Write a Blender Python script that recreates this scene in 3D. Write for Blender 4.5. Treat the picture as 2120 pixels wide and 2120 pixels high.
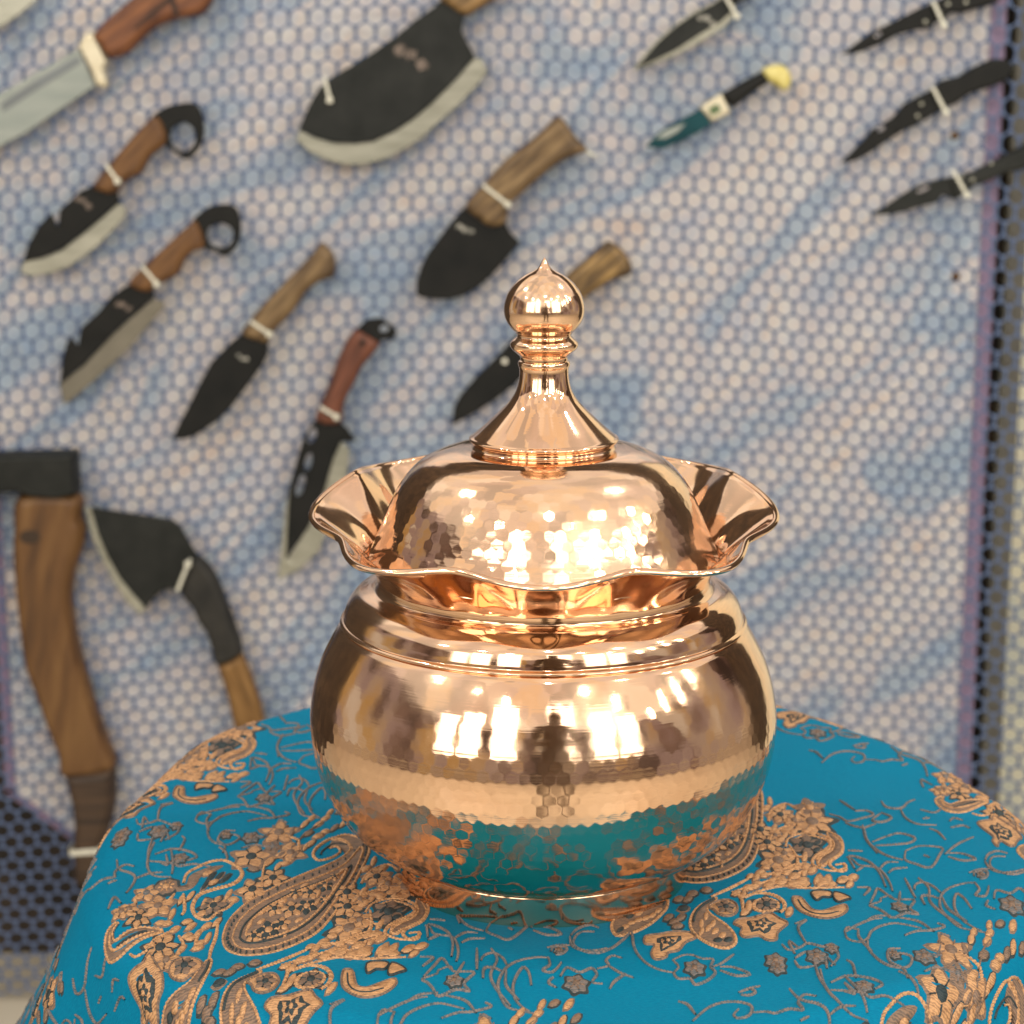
import bpy, bmesh, math, random
import numpy as np
from mathutils import Vector, Matrix
from mathutils.geometry import tessellate_polygon
random.seed(7); np.random.seed(7)
for o in list(bpy.data.objects): bpy.data.objects.remove(o)
sc = bpy.context.scene
COL = sc.collection
PI = math.pi

# ------------------------------------------------------------------ camera
FP = 4500.0                      # focal length in photo pixels (photo 2120 wide)
PITCH = math.radians(12.4)
T = 0.75                         # table height
CAM = np.array([0.0, -0.897, T + 0.3593])
YAW = math.atan(67 / FP)
FW = np.array([-math.sin(YAW) * math.cos(PITCH), math.cos(YAW) * math.cos(PITCH), -math.sin(PITCH)])
RT = np.array([math.cos(YAW), math.sin(YAW), 0.0])
UP = np.cross(RT, FW)
cd = bpy.data.cameras.new('camera'); cam = bpy.data.objects.new('camera', cd); COL.objects.link(cam)
cd.sensor_width = 36; cd.lens = 36 * FP / 2120; cd.clip_start = 0.02; cd.clip_end = 100
cd.dof.use_dof = True; cd.dof.focus_distance = 0.865; cd.dof.aperture_fstop = 15.5
cam.matrix_world = Matrix(((RT[0], UP[0], -FW[0], CAM[0]), (RT[1], UP[1], -FW[1], CAM[1]),
                           (RT[2], UP[2], -FW[2], CAM[2]), (0, 0, 0, 1)))
sc.camera = cam

# ------------------------------------------------------------------ light: an even, warm shop interior
w = bpy.data.worlds.new('World'); sc.world = w; w.use_nodes = True
wn = w.node_tree; wb = wn.nodes['Background']
# the unseen shop around: a mottle of shelves and goods with the same mix in every direction
_tc = wn.nodes.new('ShaderNodeTexCoord'); _mp = wn.nodes.new('ShaderNodeMapping'); _mp.inputs['Scale'].default_value = (1, 1, 0.55); _mp.inputs['Rotation'].default_value = (0, 0, math.radians(140))
_vo = wn.nodes.new('ShaderNodeTexVoronoi'); _vo.distance = 'CHEBYCHEV'; _vo.inputs['Scale'].default_value = 5.0
_nz = wn.nodes.new('ShaderNodeTexNoise'); _nz.inputs['Scale'].default_value = 3.2; _nz.inputs['Detail'].default_value = 3
_sp = wn.nodes.new('ShaderNodeSeparateColor'); _mx = wn.nodes.new('ShaderNodeMath'); _mx.operation = 'MULTIPLY_ADD'; _mx.inputs[1].default_value = 0.55
_cr = wn.nodes.new('ShaderNodeValToRGB'); _e = _cr.color_ramp.elements
for _i in range(5): _e.new(0.5)
for _i, (_p, _c) in enumerate([(0.20, (0.022, 0.028, 0.025)), (0.40, (0.085, 0.06, 0.055)), (0.51, (0.28, 0.20, 0.17)), (0.61, (0.42, 0.34, 0.36)), (0.70, (0.55, 0.47, 0.40)), (0.80, (0.62, 0.42, 0.16)), (0.92, (0.80, 0.76, 0.68))]):
    _e[_i].position = _p; _e[_i].color = (*_c, 1)
_ml = wn.nodes.new('ShaderNodeMath'); _ml.operation = 'MULTIPLY'; _ml.inputs[1].default_value = 0.75
wl_ = wn.links.new
wl_(_tc.outputs['Generated'], _mp.inputs[0]); wl_(_mp.outputs[0], _vo.inputs['Vector']); wl_(_mp.outputs[0], _nz.inputs['Vector'])
wl_(_vo.outputs['Color'], _sp.inputs[0]); wl_(_nz.outputs['Fac'], _ml.inputs[0]); wl_(_sp.outputs[0], _mx.inputs[0]); wl_(_ml.outputs[0], _mx.inputs[2])
wl_(_mx.outputs[0], _cr.inputs[0]); wl_(_cr.outputs[0], wb.inputs[0]); wb.inputs[1].default_value = 0.62

def lamp(name, loc, aim, sx, sy, power, color, shape='RECTANGLE'):
    l = bpy.data.lights.new(name, 'AREA'); l.shape = shape; l.size = sx; l.size_y = sy
    l.energy = power; l.color = color
    o = bpy.data.objects.new(name, l); COL.objects.link(o)
    o.location = loc
    o.rotation_euler = (Vector(aim) - Vector(loc)).to_track_quat('-Z', 'Y').to_euler()
    return o
WARM = (1.0, 0.94, 0.84)
# added broad area lamp standing in for the whole unlit ceiling, the lit shop front behind the photographer, ceiling spots
lamp('ceiling_fill', (0, -1.2, 3.1), (0, -1.2, 0), 9, 9, 145, (1.0, 0.95, 0.87))
for k, x in enumerate((-3.0, -1.95, -0.95, 0.45, 1.55, 2.5)):
    lamp('shop_front_light', (x, -2.75, 1.85), (x * 0.35, 0, 1.0), 0.66, 1.8, 12.5, (1.0, 0.95, 0.86))
spots = [(-1.5, -1.9, 2.75), (-0.9, -2.4, 2.75), (0.1, -1.5, 2.75), (0.9, -2.0, 2.75), (1.5, -1.2, 2.75),
         (1.9, -2.2, 2.75), (-2.2, -1.0, 2.75), (0.3, -3.1, 2.75), (2.4, -0.4, 2.75), (-1.4, 0.2, 2.75), (1.2, 0.3, 2.75)]
for p in spots:
    wall_wash = p[1] > 0
    lamp('ceiling_spot', p, (p[0] * 0.4, 1.4, 0.7) if wall_wash else (p[0] * 0.6, 0.3, 0.6), 0.11, 0.11, 8.0 if wall_wash else 3.2, (1.0, 0.92, 0.80), 'DISK')
for k in range(4):
    lamp('side_strip_light', (2.6, -1.7 + 0.55 * k, 2.2), (0, 0, 0.9), 0.10, 0.42, 2.6, (1.0, 0.93, 0.80))

vs = sc.view_settings
vs.view_transform = 'Standard'; vs.look = 'None'; vs.exposure = 0.08; vs.gamma = 1.0; vs.use_curve_mapping = False
sc.render.engine = 'CYCLES'

# ------------------------------------------------------------------ helpers
def ray(x, y): return FW * FP + RT * (x - 1060) - UP * (y - 1060)
def onz(x, y, z):
    d = ray(x, y); return CAM + d * ((z - CAM[2]) / d[2])
def ony(x, y, Y):
    d = ray(x, y); return CAM + d * ((Y - CAM[1]) / d[1])
def prof(lst):                    # (half width, height of centre) in photo pixels -> (r, z) on the pot's axis plane
    out = []
    for hw, yc in lst:
        p = ony(1127, yc, 0.0); out.append((hw * float((p - CAM) @ FW) / FP, float(p[2])))
    return out
def catmull(pts, n, closed=False):
    pts = [np.array(p, float) for p in pts]; N = len(pts); out = []
    rng = range(N if closed else N - 1)
    for i in rng:
        if closed: p0, p1, p2, p3 = pts[i - 1], pts[i], pts[(i + 1) % N], pts[(i + 2) % N]
        else:
            p1, p2 = pts[i], pts[i + 1]
            p0 = pts[i - 1] if i else 2 * p1 - p2
            p3 = pts[i + 2] if i + 2 < N else 2 * p2 - p1
        for k in range(n):
            t = k / n
            out.append(0.5 * ((2 * p1) + (-p0 + p2) * t + (2 * p0 - 5 * p1 + 4 * p2 - p3) * t * t + (-p0 + 3 * p1 - 3 * p2 + p3) * t ** 3))
    if not closed: out.append(pts[-1])
    return out
def tag(o, label=None, cat=None, group=None, kind=None):
    if label: o['label'] = label
    if cat: o['category'] = cat
    if group: o['group'] = group
    if kind: o['kind'] = kind
    return o
def empty(name, loc):
    o = bpy.data.objects.new(name, None); COL.objects.link(o); o.location = loc; o.empty_display_size = 0.02
    return o
def mesh_obj(name, verts, faces, mats, parent=None, smooth=False, fmat=None):
    if parent is not None:
        off = np.array(parent['_o']); verts = np.asarray(verts, float) - off
    me = bpy.data.meshes.new(name)
    me.from_pydata([tuple(map(float, v)) for v in verts], [], faces)
    for m in (mats if isinstance(mats, (list, tuple)) else [mats]): me.materials.append(m)
    if fmat is not None: me.polygons.foreach_set('material_index', np.array(fmat, dtype=np.int32))
    if smooth: me.polygons.foreach_set('use_smooth', np.ones(len(me.polygons), dtype=bool))
    me.update()
    o = bpy.data.objects.new(name, me); COL.objects.link(o)
    if parent is not None: o.parent = parent; o['_o'] = list(parent['_o'])
    return o
def thing(name, loc, label, cat, group=None):
    o = empty(name, loc); o['_o'] = [float(c) for c in loc]; tag(o, label, cat, group); return o
def box(name, lo, hi, mat, parent=None, bev=0.0):
    bm = bmesh.new(); bmesh.ops.create_cube(bm, size=1)
    for v in bm.verts: v.co = Vector([lo[i] + (v.co[i] + 0.5) * (hi[i] - lo[i]) for i in range(3)])
    if bev: bmesh.ops.bevel(bm, geom=bm.edges[:], offset=bev, segments=2, affect='EDGES')
    vs_ = [tuple(v.co) for v in bm.verts]; bm.verts.index_update(); fs = [[v.index for v in f.verts] for f in bm.faces]
    bm.free(); return mesh_obj(name, vs_, fs, mat, parent)

# ------------------------------------------------------------------ materials
def mat(name, color, rough=0.5, metal=0.0):
    m = bpy.data.materials.new(name); m.use_nodes = True
    b = m.node_tree.nodes['Principled BSDF']
    b.inputs['Base Color'].default_value = (*color, 1); b.inputs['Roughness'].default_value = rough
    b.inputs['Metallic'].default_value = metal
    return m
def N(m, t, **kw):
    n = m.node_tree.nodes.new(t)
    for k, v in kw.items(): setattr(n, k, v)
    return n
def L(m, a, ao, b, bi): m.node_tree.links.new(a.outputs[ao], b.inputs[bi])
def ramp(m, stops):
    r = N(m, 'ShaderNodeValToRGB'); e = r.color_ramp.elements
    while len(e) < len(stops): e.new(0.5)
    for i, (p, c) in enumerate(stops): e[i].position = p; e[i].color = (*c, 1)
    return r
def noisy(name, stops, scale, rough=0.5, metal=0.0, bump=0.0, stretch=(1, 1, 1), rot=(0, 0, 0), detail=5, bscale=None, rvar=0.0):
    m = mat(name, stops[0][1], rough, metal); b = m.node_tree.nodes['Principled BSDF']
    tc = N(m, 'ShaderNodeTexCoord'); mp = N(m, 'ShaderNodeMapping')
    mp0 = N(m, 'ShaderNodeMapping'); mp0.inputs['Rotation'].default_value = rot; mp.inputs['Scale'].default_value = stretch
    nz = N(m, 'ShaderNodeTexNoise'); nz.inputs['Scale'].default_value = scale; nz.inputs['Detail'].default_value = detail
    L(m, tc, 'Object', mp0, 'Vector'); L(m, mp0, 'Vector', mp, 'Vector'); L(m, mp, 'Vector', nz, 'Vector')
    r = ramp(m, stops); L(m, nz, 'Fac', r, 'Fac'); L(m, r, 'Color', b, 'Base Color')
    if rvar:
        mr = N(m, 'ShaderNodeMapRange'); mr.inputs['To Min'].default_value = rough - rvar; mr.inputs['To Max'].default_value = rough + rvar
        L(m, nz, 'Fac', mr, 'Value'); L(m, mr, 'Result', b, 'Roughness')
    if bump:
        n2 = N(m, 'ShaderNodeTexNoise'); n2.inputs['Scale'].default_value = bscale or scale * 4; n2.inputs['Detail'].default_value = 3
        L(m, mp, 'Vector', n2, 'Vector')
        bp = N(m, 'ShaderNodeBump'); bp.inputs['Strength'].default_value = bump; bp.inputs['Distance'].default_value = 0.002
        L(m, n2, 'Fac', bp, 'Height'); L(m, bp, 'Normal', b, 'Normal')
    return m
def wood(name, dark, mid, light, ang):
    return noisy(name, [(0.34, dark), (0.5, mid), (0.68, light)], 15, rough=0.5, bump=0.3, stretch=(1.5, 8, 12), rot=(0, -ang, 0), bscale=30)

def copper():
    m = mat('polished_copper', (0.94, 0.60, 0.37), 0.07, 1.0); b = m.node_tree.nodes['Principled BSDF']
    tc = N(m, 'ShaderNodeTexCoord')
    nz = N(m, 'ShaderNodeTexNoise'); nz.inputs['Scale'].default_value = 22; nz.inputs['Detail'].default_value = 6
    L(m, tc, 'Object', nz, 'Vector')
    mr = N(m, 'ShaderNodeMapRange'); mr.inputs['From Min'].default_value = 0.35; mr.inputs['From Max'].default_value = 0.7
    mr.inputs['To Min'].default_value = 0.05; mr.inputs['To Max'].default_value = 0.17
    L(m, nz, 'Fac', mr, 'Value'); L(m, mr, 'Result', b, 'Roughness')
    n3 = N(m, 'ShaderNodeTexNoise'); n3.inputs['Scale'].default_value = 140; n3.inputs['Detail'].default_value = 4; n3.inputs['Roughness'].default_value = 0.7; L(m, tc, 'Object', n3, 'Vector')
    ma = N(m, 'ShaderNodeMath', operation='MULTIPLY_ADD'); ma.inputs[1].default_value = 0.10; L(m, n3, 'Fac', ma, 0); L(m, mr, 'Result', ma, 2)
    ms = N(m, 'ShaderNodeMath', operation='SUBTRACT'); ms.inputs[1].default_value = 0.045; L(m, ma, 0, ms, 0); L(m, ms, 0, b, 'Roughness')
    # fine turning lines left by the spinning lathe
    mp = N(m, 'ShaderNodeMapping'); mp.inputs['Scale'].default_value = (2, 2, 900); L(m, tc, 'Object', mp, 'Vector')
    n2 = N(m, 'ShaderNodeTexNoise'); n2.inputs['Scale'].default_value = 1.0; n2.inputs['Detail'].default_value = 2; L(m, mp, 'Vector', n2, 'Vector')
    bp = N(m, 'ShaderNodeBump'); bp.inputs['Strength'].default_value = 0.05; bp.inputs['Distance'].default_value = 0.0004
    L(m, n2, 'Fac', bp, 'Height'); L(m, bp, 'Normal', b, 'Normal')
    r = ramp(m, [(0.3, (0.91, 0.565, 0.355)), (0.55, (0.95, 0.645, 0.435))]); L(m, nz, 'Fac', r, 'Fac'); L(m, r, 'Color', b, 'Base Color')
    return m
M_COPPER = copper()

# ------------------------------------------------------------------ setting: floor, dark wall behind the boards
YN = 1.465                        # plane of the net
M_FLOOR = noisy('floor_tile', [(0.35, (0.56, 0.50, 0.40)), (0.65, (0.68, 0.62, 0.50))], 3, rough=0.35)
fl = box('floor', (-5, -6, -0.05), (5, 3.2, 0.0), M_FLOOR); tag(fl, kind='structure')
M_DARK = noisy('dark_wall', [(0.3, (0.016, 0.014, 0.014)), (0.55, (0.045, 0.034, 0.026)), (0.8, (0.12, 0.085, 0.05))], 9, rough=0.8)
wl = box('wall', (-3.0, 1.60, 0.002), (3.0, 1.70, 2.6), M_DARK); tag(wl, kind='structure')

# backing boards with a cloudy print
def cloud_mat(name, stops, seed):
    m = mat(name, (0.6, 0.6, 0.6), 0.6); b = m.node_tree.nodes['Principled BSDF']
    tc = N(m, 'ShaderNodeTexCoord'); mp = N(m, 'ShaderNodeMapping')
    mp0 = N(m, 'ShaderNodeMapping'); mp0.inputs['Rotation'].default_value = (0, math.radians(34), 0); mp.inputs['Scale'].default_value = (3.4, 1, 10.5); mp.inputs['Location'].default_value = (seed, 0, seed * 0.7)
    nz = N(m, 'ShaderNodeTexNoise'); nz.inputs['Scale'].default_value = 1.0; nz.inputs['Detail'].default_value = 4; nz.inputs['Roughness'].default_value = 0.6
    nz.inputs['Distortion'].default_value = 1.2
    L(m, tc, 'Object', mp0, 'Vector'); L(m, mp0, 'Vector', mp, 'Vector'); L(m, mp, 'Vector', nz, 'Vector')
    r = ramp(m, stops); L(m, nz, 'Fac', r, 'Fac')
    # per-spot hue changes of the print
    vo = N(m, 'ShaderNodeTexVoronoi'); vo.inputs['Scale'].default_value = 48; L(m, tc, 'Object', vo, 'Vector')
    hs = N(m, 'ShaderNodeMixRGB', blend_type='MULTIPLY'); hs.inputs['Fac'].default_value = 0.6
    r2 = ramp(m, [(0.0, (0.78, 0.84, 0.95)), (0.45, (0.98, 0.90, 0.86)), (1.0, (1.0, 1.0, 1.0))])
    sp = N(m, 'ShaderNodeSeparateColor'); L(m, vo, 'Color', sp, 'Color'); L(m, sp, 'Red', r2, 'Fac')
    L(m, r, 'Color', hs, 'Color1'); L(m, r2, 'Color', hs, 'Color2'); L(m, hs, 'Color', b, 'Base Color')
    return m
CLOUD = [(0.30, (0.40, 0.53, 0.68)), (0.43, (0.53, 0.63, 0.74)), (0.51, (0.78, 0.75, 0.77)), (0.58, (0.87, 0.85, 0.83)), (0.69, (0.83, 0.72, 0.65))]
M_CLOUD = cloud_mat('cloud_print', CLOUD, 3.1)
M_PALE = cloud_mat('pale_print', [(0.3, (0.62, 0.64, 0.56)), (0.6, (0.80, 0.79, 0.62))], 8.0)
M_PURPLE = mat('purple_tape', (0.31, 0.23, 0.36), 0.5)
YB = YN + 0.022
M_STRIP = noisy('grey_brown_strip', [(0.3, (0.13, 0.125, 0.11)), (0.7, (0.20, 0.19, 0.16))], 30, rough=.6)  # plain darker strip along the pale board's left edge
def board(name, poly, y, th, material, label, trim=None, tmat=None):
    lo = min(p[0] for p in poly), min(p[1] for p in poly)
    r = thing(name, (sum(p[0] for p in poly) / len(poly), y, lo[1]), label, 'board')
    n = len(poly)
    v = [(p[0], y, p[1]) for p in poly] + [(p[0], y + th, p[1]) for p in poly]
    f = [list(range(n))[::-1], list(range(n, 2 * n))] + [[i, (i + 1) % n, n + (i + 1) % n, n + i] for i in range(n)]
    pn = mesh_obj('panel', v, f, material, r)
    for (a, b_, wd) in (trim or []):
        a = np.array(a); b_ = np.array(b_); d = (b_ - a) / np.linalg.norm(b_ - a); nrm = np.array([-d[1], d[0]]) * wd
        q = [a, b_, b_ + nrm, a + nrm]
        v = [(p[0], y - 0.003, p[1]) for p in q] + [(p[0], y - 0.0002, p[1]) for p in q]
        mesh_obj('edge_strip', v, [[0, 1, 2, 3], [7, 6, 5, 4]] + [[i, 4 + i, 4 + (i + 1) % 4, (i + 1) % 4] for i in range(4)], tmat or M_PURPLE, pn)
    return r
xl = ony(12, 1640, YB)[0]; zc = ony(12, 1640, YB)[2]; pc = ony(150, 1738, YB); xr = ony(2046, 800, YB)[0]
xe = pc[0] + 0.02
ze = pc[2] - 0.02
polyb = [(xl, 1.75), (xl, zc), (pc[0], pc[2]), (xe + 0.25, pc[2] - 0.22), (xr, 0.0045), (xr, 1.75)]
board('cloud_print_board', polyb, YB, 0.012, M_CLOUD, 'large pale blue and pink cloud printed backing board behind the knives',
      trim=[((xr, 0.01), (xr, 1.75), 0.016), ((xl, 1.75), (xl, zc), 0.012), ((xl, zc), (pc[0], pc[2]), 0.008)])
x2 = ony(2070, 800, YB + 0.09)[0]
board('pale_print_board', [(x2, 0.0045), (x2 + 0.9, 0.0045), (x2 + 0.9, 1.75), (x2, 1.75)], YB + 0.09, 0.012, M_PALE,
      'greenish white backing board beyond the dark upright gap', trim=[((x2 + 0.022, 0.006), (x2 + 0.022, 1.74), 0.0215)], tmat=M_STRIP)

# ------------------------------------------------------------------ the hexagonal plastic net
M_NET = mat('blue_net_plastic', (0.085, 0.13, 0.25), 0.45)
def build_net():
    sp = 0.0203; rows = []; z = 1.36
    while z > 0.03:
        rows.append(z); t = (1.2 - z) / 0.9
        z -= 0.0190 - 0.0037 * min(1.1, max(-0.1, t))
    nx = 72; x0 = -0.75
    arch = lambda x: 0.088 * 0.19 * math.log(math.cosh((x + 0.075) / 0.19))
    def pos(i, k):
        x = x0 + (i + 0.5 * (k % 2)) * sp
        zz = rows[k] - arch(x)
        x += 0.004 * math.sin(zz * 5 + 1) + 0.0009 * math.sin(i * 1.7 + k * 2.3)
        zz += 0.004 * math.sin(x * 4.3 + rows[k] * 3) + 0.0009 * math.sin(i * 2.1 - k * 1.3)
        return np.array([x, zz])
    P = np.array([[pos(i, k) for i in range(nx)] for k in range(len(rows))])
    V = []; Fc = []; cache = {}
    def vid(key, p, y):
        if key not in cache: cache[key] = len(V); V.append((p[0], y, p[1]))
        return cache[key]
    for k in range(1, len(rows) - 1):
        o = k % 2
        for i in range(1, nx - 2):
            nb = [(i + 1, k), (i + o, k - 1), (i - 1 + o, k - 1), (i - 1, k), (i - 1 + o, k + 1), (i + o, k + 1)]
            c = P[k, i]; ring = []
            for a in range(6):
                n1, n2 = nb[a], nb[(a + 1) % 6]
                p1, p2 = P[n1[1], n1[0]], P[n2[1], n2[0]]
                ring.append((tuple(sorted([(i, k), n1])), (c + p1) / 2))
                ring.append((tuple(sorted([(i, k), n1, n2])), (c + p1 + p2) / 3))
            out = [vid(('o',) + r_[0], r_[1], YN - 0.0011) for r_ in ring]
            inn = []; bk = []
            for (key, p) in ring:
                d = p - c; ln = np.linalg.norm(d)
                if len(key) == 2: q = c + d / ln * (ln - (0.00150 if key[0][1] == key[1][1] else 0.00085))   # upright strands are the thick ones
                else: q = c + d / ln * ln * 0.81
                inn.append(len(V)); V.append((q[0], YN - 0.0003, q[1]))
                bk.append(len(V)); V.append((q[0], YN + 0.0016, q[1]))
            for a in range(12):
                b_ = (a + 1) % 12
                Fc.append([out[a], out[b_], inn[b_], inn[a]]); Fc.append([inn[a], inn[b_], bk[b_], bk[a]])
    o = mesh_obj('hexagonal_net', V, Fc, M_NET, None, smooth=True)
    tag(o, 'blue plastic hexagonal mesh net stretched in front of the cloud printed board', 'net')
build_net()

# ------------------------------------------------------------------ table and cloth
TC = np.array([0.010, 0.040])
RPHI = [(10.8, .2218), (39.2, .2271), (58.9, .2357), (90, .250), (121.9, .259), (139.8, .2416), (160.4, .2170), (173.4, .2130), (193.3, .2195),
        (225, .228), (270, .215), (315, .222), (345, .222)]
_a = np.radians([p[0] for p in RPHI]); _r = np.array([p[1] for p in RPHI])
_aa = np.concatenate([_a - 2 * PI, _a, _a + 2 * PI]); _rr = np.tile(_r, 3)
_gx = np.linspace(-0.5, 2 * PI + 0.5, 2000); _gy = np.interp(_gx, _aa, _rr); _k = np.ones(121) / 121; _gs = np.convolve(np.pad(_gy, 60, 'edge'), _k, 'valid')
def Rf(phi): return np.interp(np.mod(phi, 2 * PI), _gx, _gs)
BR = 0.020; AM = math.radians(67); ZT = T + 0.0012
def cloth(u, v):
    u = np.asarray(u, float); v = np.asarray(v, float)
    x = u - TC[0]; y = v - TC[1]; rho = np.sqrt(x * x + y * y) + 1e-9; phi = np.arctan2(y, x)
    R = Rf(phi); s = np.maximum(rho - (R - BR), 0); al = np.minimum(s / BR, AM); rest = np.maximum(s - BR * AM, 0)
    r = np.where(s > 0, R - BR + BR * np.sin(al) + rest * math.cos(AM), rho)
    z = ZT - BR * (1 - np.cos(al)) - rest * math.sin(AM)
    fold = np.sin(9 * phi + 0.6 + 0.8 * np.sin(2 * phi)) + 0.4 * np.sin(21 * phi + 2)
    r = r + fold * np.minimum(rest, 0.3) * 0.085
    # soft ripples of the cloth on the top
    edge = np.clip((rho / R - 0.45) / 0.5, 0, 1)
    z = z + 0.0017 * edge * (1 + np.sin(u * 38 + v * 21 + 1.5 * np.sin(v * 19))) + 0.0009 * edge * (1 + np.sin(v * 60 - u * 17 + 1))
    return np.stack([TC[0] + r * np.cos(phi), TC[1] + r * np.sin(phi), z], -1)
def cloth_n(u, v, h):
    e = 4e-4
    p = cloth(u, v); a = cloth(u + e, v) - p; b = cloth(u, v + e) - p
    n = np.cross(a, b); n /= np.linalg.norm(n, axis=-1, keepdims=True) + 1e-12
    return p + n * np.asarray(h)[..., None]

def cloth_mat():
    m = mat('turquoise_brocade', (0.0, 0.21, 0.37), 0.62); b = m.node_tree.nodes['Principled BSDF']
    tc = N(m, 'ShaderNodeTexCoord'); mp = N(m, 'ShaderNodeMapping'); mp.inputs['Rotation'].default_value = (0, 0, math.radians(23)); mp.inputs['Scale'].default_value = (1, 6, 1)
    L(m, tc, 'Object', mp, 'Vector')
    nz = N(m, 'ShaderNodeTexNoise'); nz.inputs['Scale'].default_value = 520; nz.inputs['Detail'].default_value = 2; L(m, mp, 'Vector', nz, 'Vector')
    n2 = N(m, 'ShaderNodeTexNoise'); n2.inputs['Scale'].default_value = 14; L(m, tc, 'Object', n2, 'Vector')
    r = ramp(m, [(0.3, (0.0, 0.165, 0.31)), (0.7, (0.0, 0.225, 0.39))]); L(m, nz, 'Fac', r, 'Fac')
    mx = N(m, 'ShaderNodeMixRGB', blend_type='MULTIPLY'); mx.inputs['Fac'].default_value = 0.3
    r2 = ramp(m, [(0.35, (0.86, 0.9, 0.92)), (0.65, (1, 1, 1))]); L(m, n2, 'Fac', r2, 'Fac')
    L(m, r, 'Color', mx, 'Color1'); L(m, r2, 'Color', mx, 'Color2'); L(m, mx, 'Color', b, 'Base Color')
    bp = N(m, 'ShaderNodeBump'); bp.inputs['Strength'].default_value = 0.35; bp.inputs['Distance'].default_value = 0.0004
    L(m, nz, 'Fac', bp, 'Height'); L(m, bp, 'Normal', b, 'Normal')
    b.inputs['Sheen Weight'].default_value = 0.0; b.inputs['Sheen Tint'].default_value = (0.3, 0.85, 1, 1); b.inputs['Specular IOR Level'].default_value = 0.08
    return m
M_CLOTH = cloth_mat()
def thread(name, a, b_, rough=0.55):
    m = mat(name, a, rough); b = m.node_tree.nodes['Principled BSDF']; b.inputs['Specular IOR Level'].default_value = 0.3
    tc = N(m, 'ShaderNodeTexCoord')
    wv = N(m, 'ShaderNodeTexWave'); wv.bands_direction = 'Y'; wv.inputs['Scale'].default_value = 260; wv.inputs['Distortion'].default_value = 5.0
    wv.inputs['Detail'].default_value = 2; wv.inputs['Detail Scale'].default_value = 2.0
    nz = N(m, 'ShaderNodeTexNoise'); nz.inputs['Scale'].default_value = 420; nz.inputs['Detail'].default_value = 2
    mx = N(m, 'ShaderNodeMath', operation='MULTIPLY_ADD'); mx.inputs[1].default_value = 0.35
    ml = N(m, 'ShaderNodeMath', operation='MULTIPLY'); ml.inputs[1].default_value = 0.8
    L(m, tc, 'Object', wv, 'Vector'); L(m, tc, 'Object', nz, 'Vector'); L(m, nz, 'Fac', ml, 0); L(m, wv, 'Fac', mx, 0); L(m, ml, 0, mx, 2)
    r = ramp(m, [(0.22, a), (0.72, b_)]); L(m, mx, 0, r, 'Fac'); L(m, r, 'Color', b, 'Base Color')
    bp = N(m, 'ShaderNodeBump'); bp.inputs['Strength'].default_value = 0.7; bp.inputs['Distance'].default_value = 0.0006
    L(m, mx, 0, bp, 'Height'); L(m, bp, 'Normal', b, 'Normal')
    return m
M_ORANGE = thread('copper_thread', (0.22, 0.115, 0.065), (0.66, 0.37, 0.18))
M_TAN = thread('tan_thread', (0.075, 0.070, 0.068), (0.29, 0.185, 0.125))
M_NAVY = thread('dark_thread', (0.010, 0.026, 0.036), (0.045, 0.062, 0.066))
M_GREY = thread('vine_thread', (0.03, 0.095, 0.13), (0.24, 0.19, 0.17))
THREADS = [M_ORANGE, M_TAN, M_NAVY, M_GREY]

tb = thing('round_table', (TC[0], TC[1], 0.0), 'small round wooden pedestal table hidden under the turquoise cloth', 'table')
M_TW = wood('table_wood', (0.10, 0.05, 0.025), (0.2, 0.11, 0.05), (0.3, 0.17, 0.08), 0)
def revolve(name, pr, n, material, parent=None, center=(0, 0), disp=None, smooth=True, cap=False):
    pr = np.array(pr); th = np.linspace(0, 2 * PI, n, endpoint=False)
    rr = np.repeat(pr[:, 0][:, None], n, 1); zz = np.repeat(pr[:, 1][:, None], n, 1); tt = np.repeat(th[None, :], len(pr), 0)
    if disp is not None: rr, zz = disp(rr, zz, tt)
    V = np.stack([center[0] + rr * np.sin(tt), center[1] - rr * np.cos(tt), zz], -1).reshape(-1, 3)
    m_ = len(pr); F = []
    i, j = np.meshgrid(np.arange(m_ - 1), np.arange(n), indexing='ij'); j2 = (j + 1) % n
    F = np.stack([i * n + j, i * n + j2, (i + 1) * n + j2, (i + 1) * n + j], -1).reshape(-1, 4).tolist()
    if cap: F.append(list(range(n))[::-1]); F.append([(m_ - 1) * n + k for k in range(n)])
    return mesh_obj(name, V, F, material, parent, smooth)
revolve('tabletop', [(0.198, T - 0.024), (0.203, T - 0.02), (0.203, T - 0.004), (0.199, T)], 64, M_TW, tb, TC, cap=True)
revolve('leg', [(0.05, 0.03), (0.03, 0.06), (0.025, 0.3), (0.032, 0.5), (0.028, 0.68), (0.07, T - 0.0245)], 24, M_TW, tb, TC, cap=True)
revolve('base', [(0.17, 0.0), (0.17, 0.018), (0.14, 0.029), (0.05, 0.0298)], 48, M_TW, tb, TC, cap=True)

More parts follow.
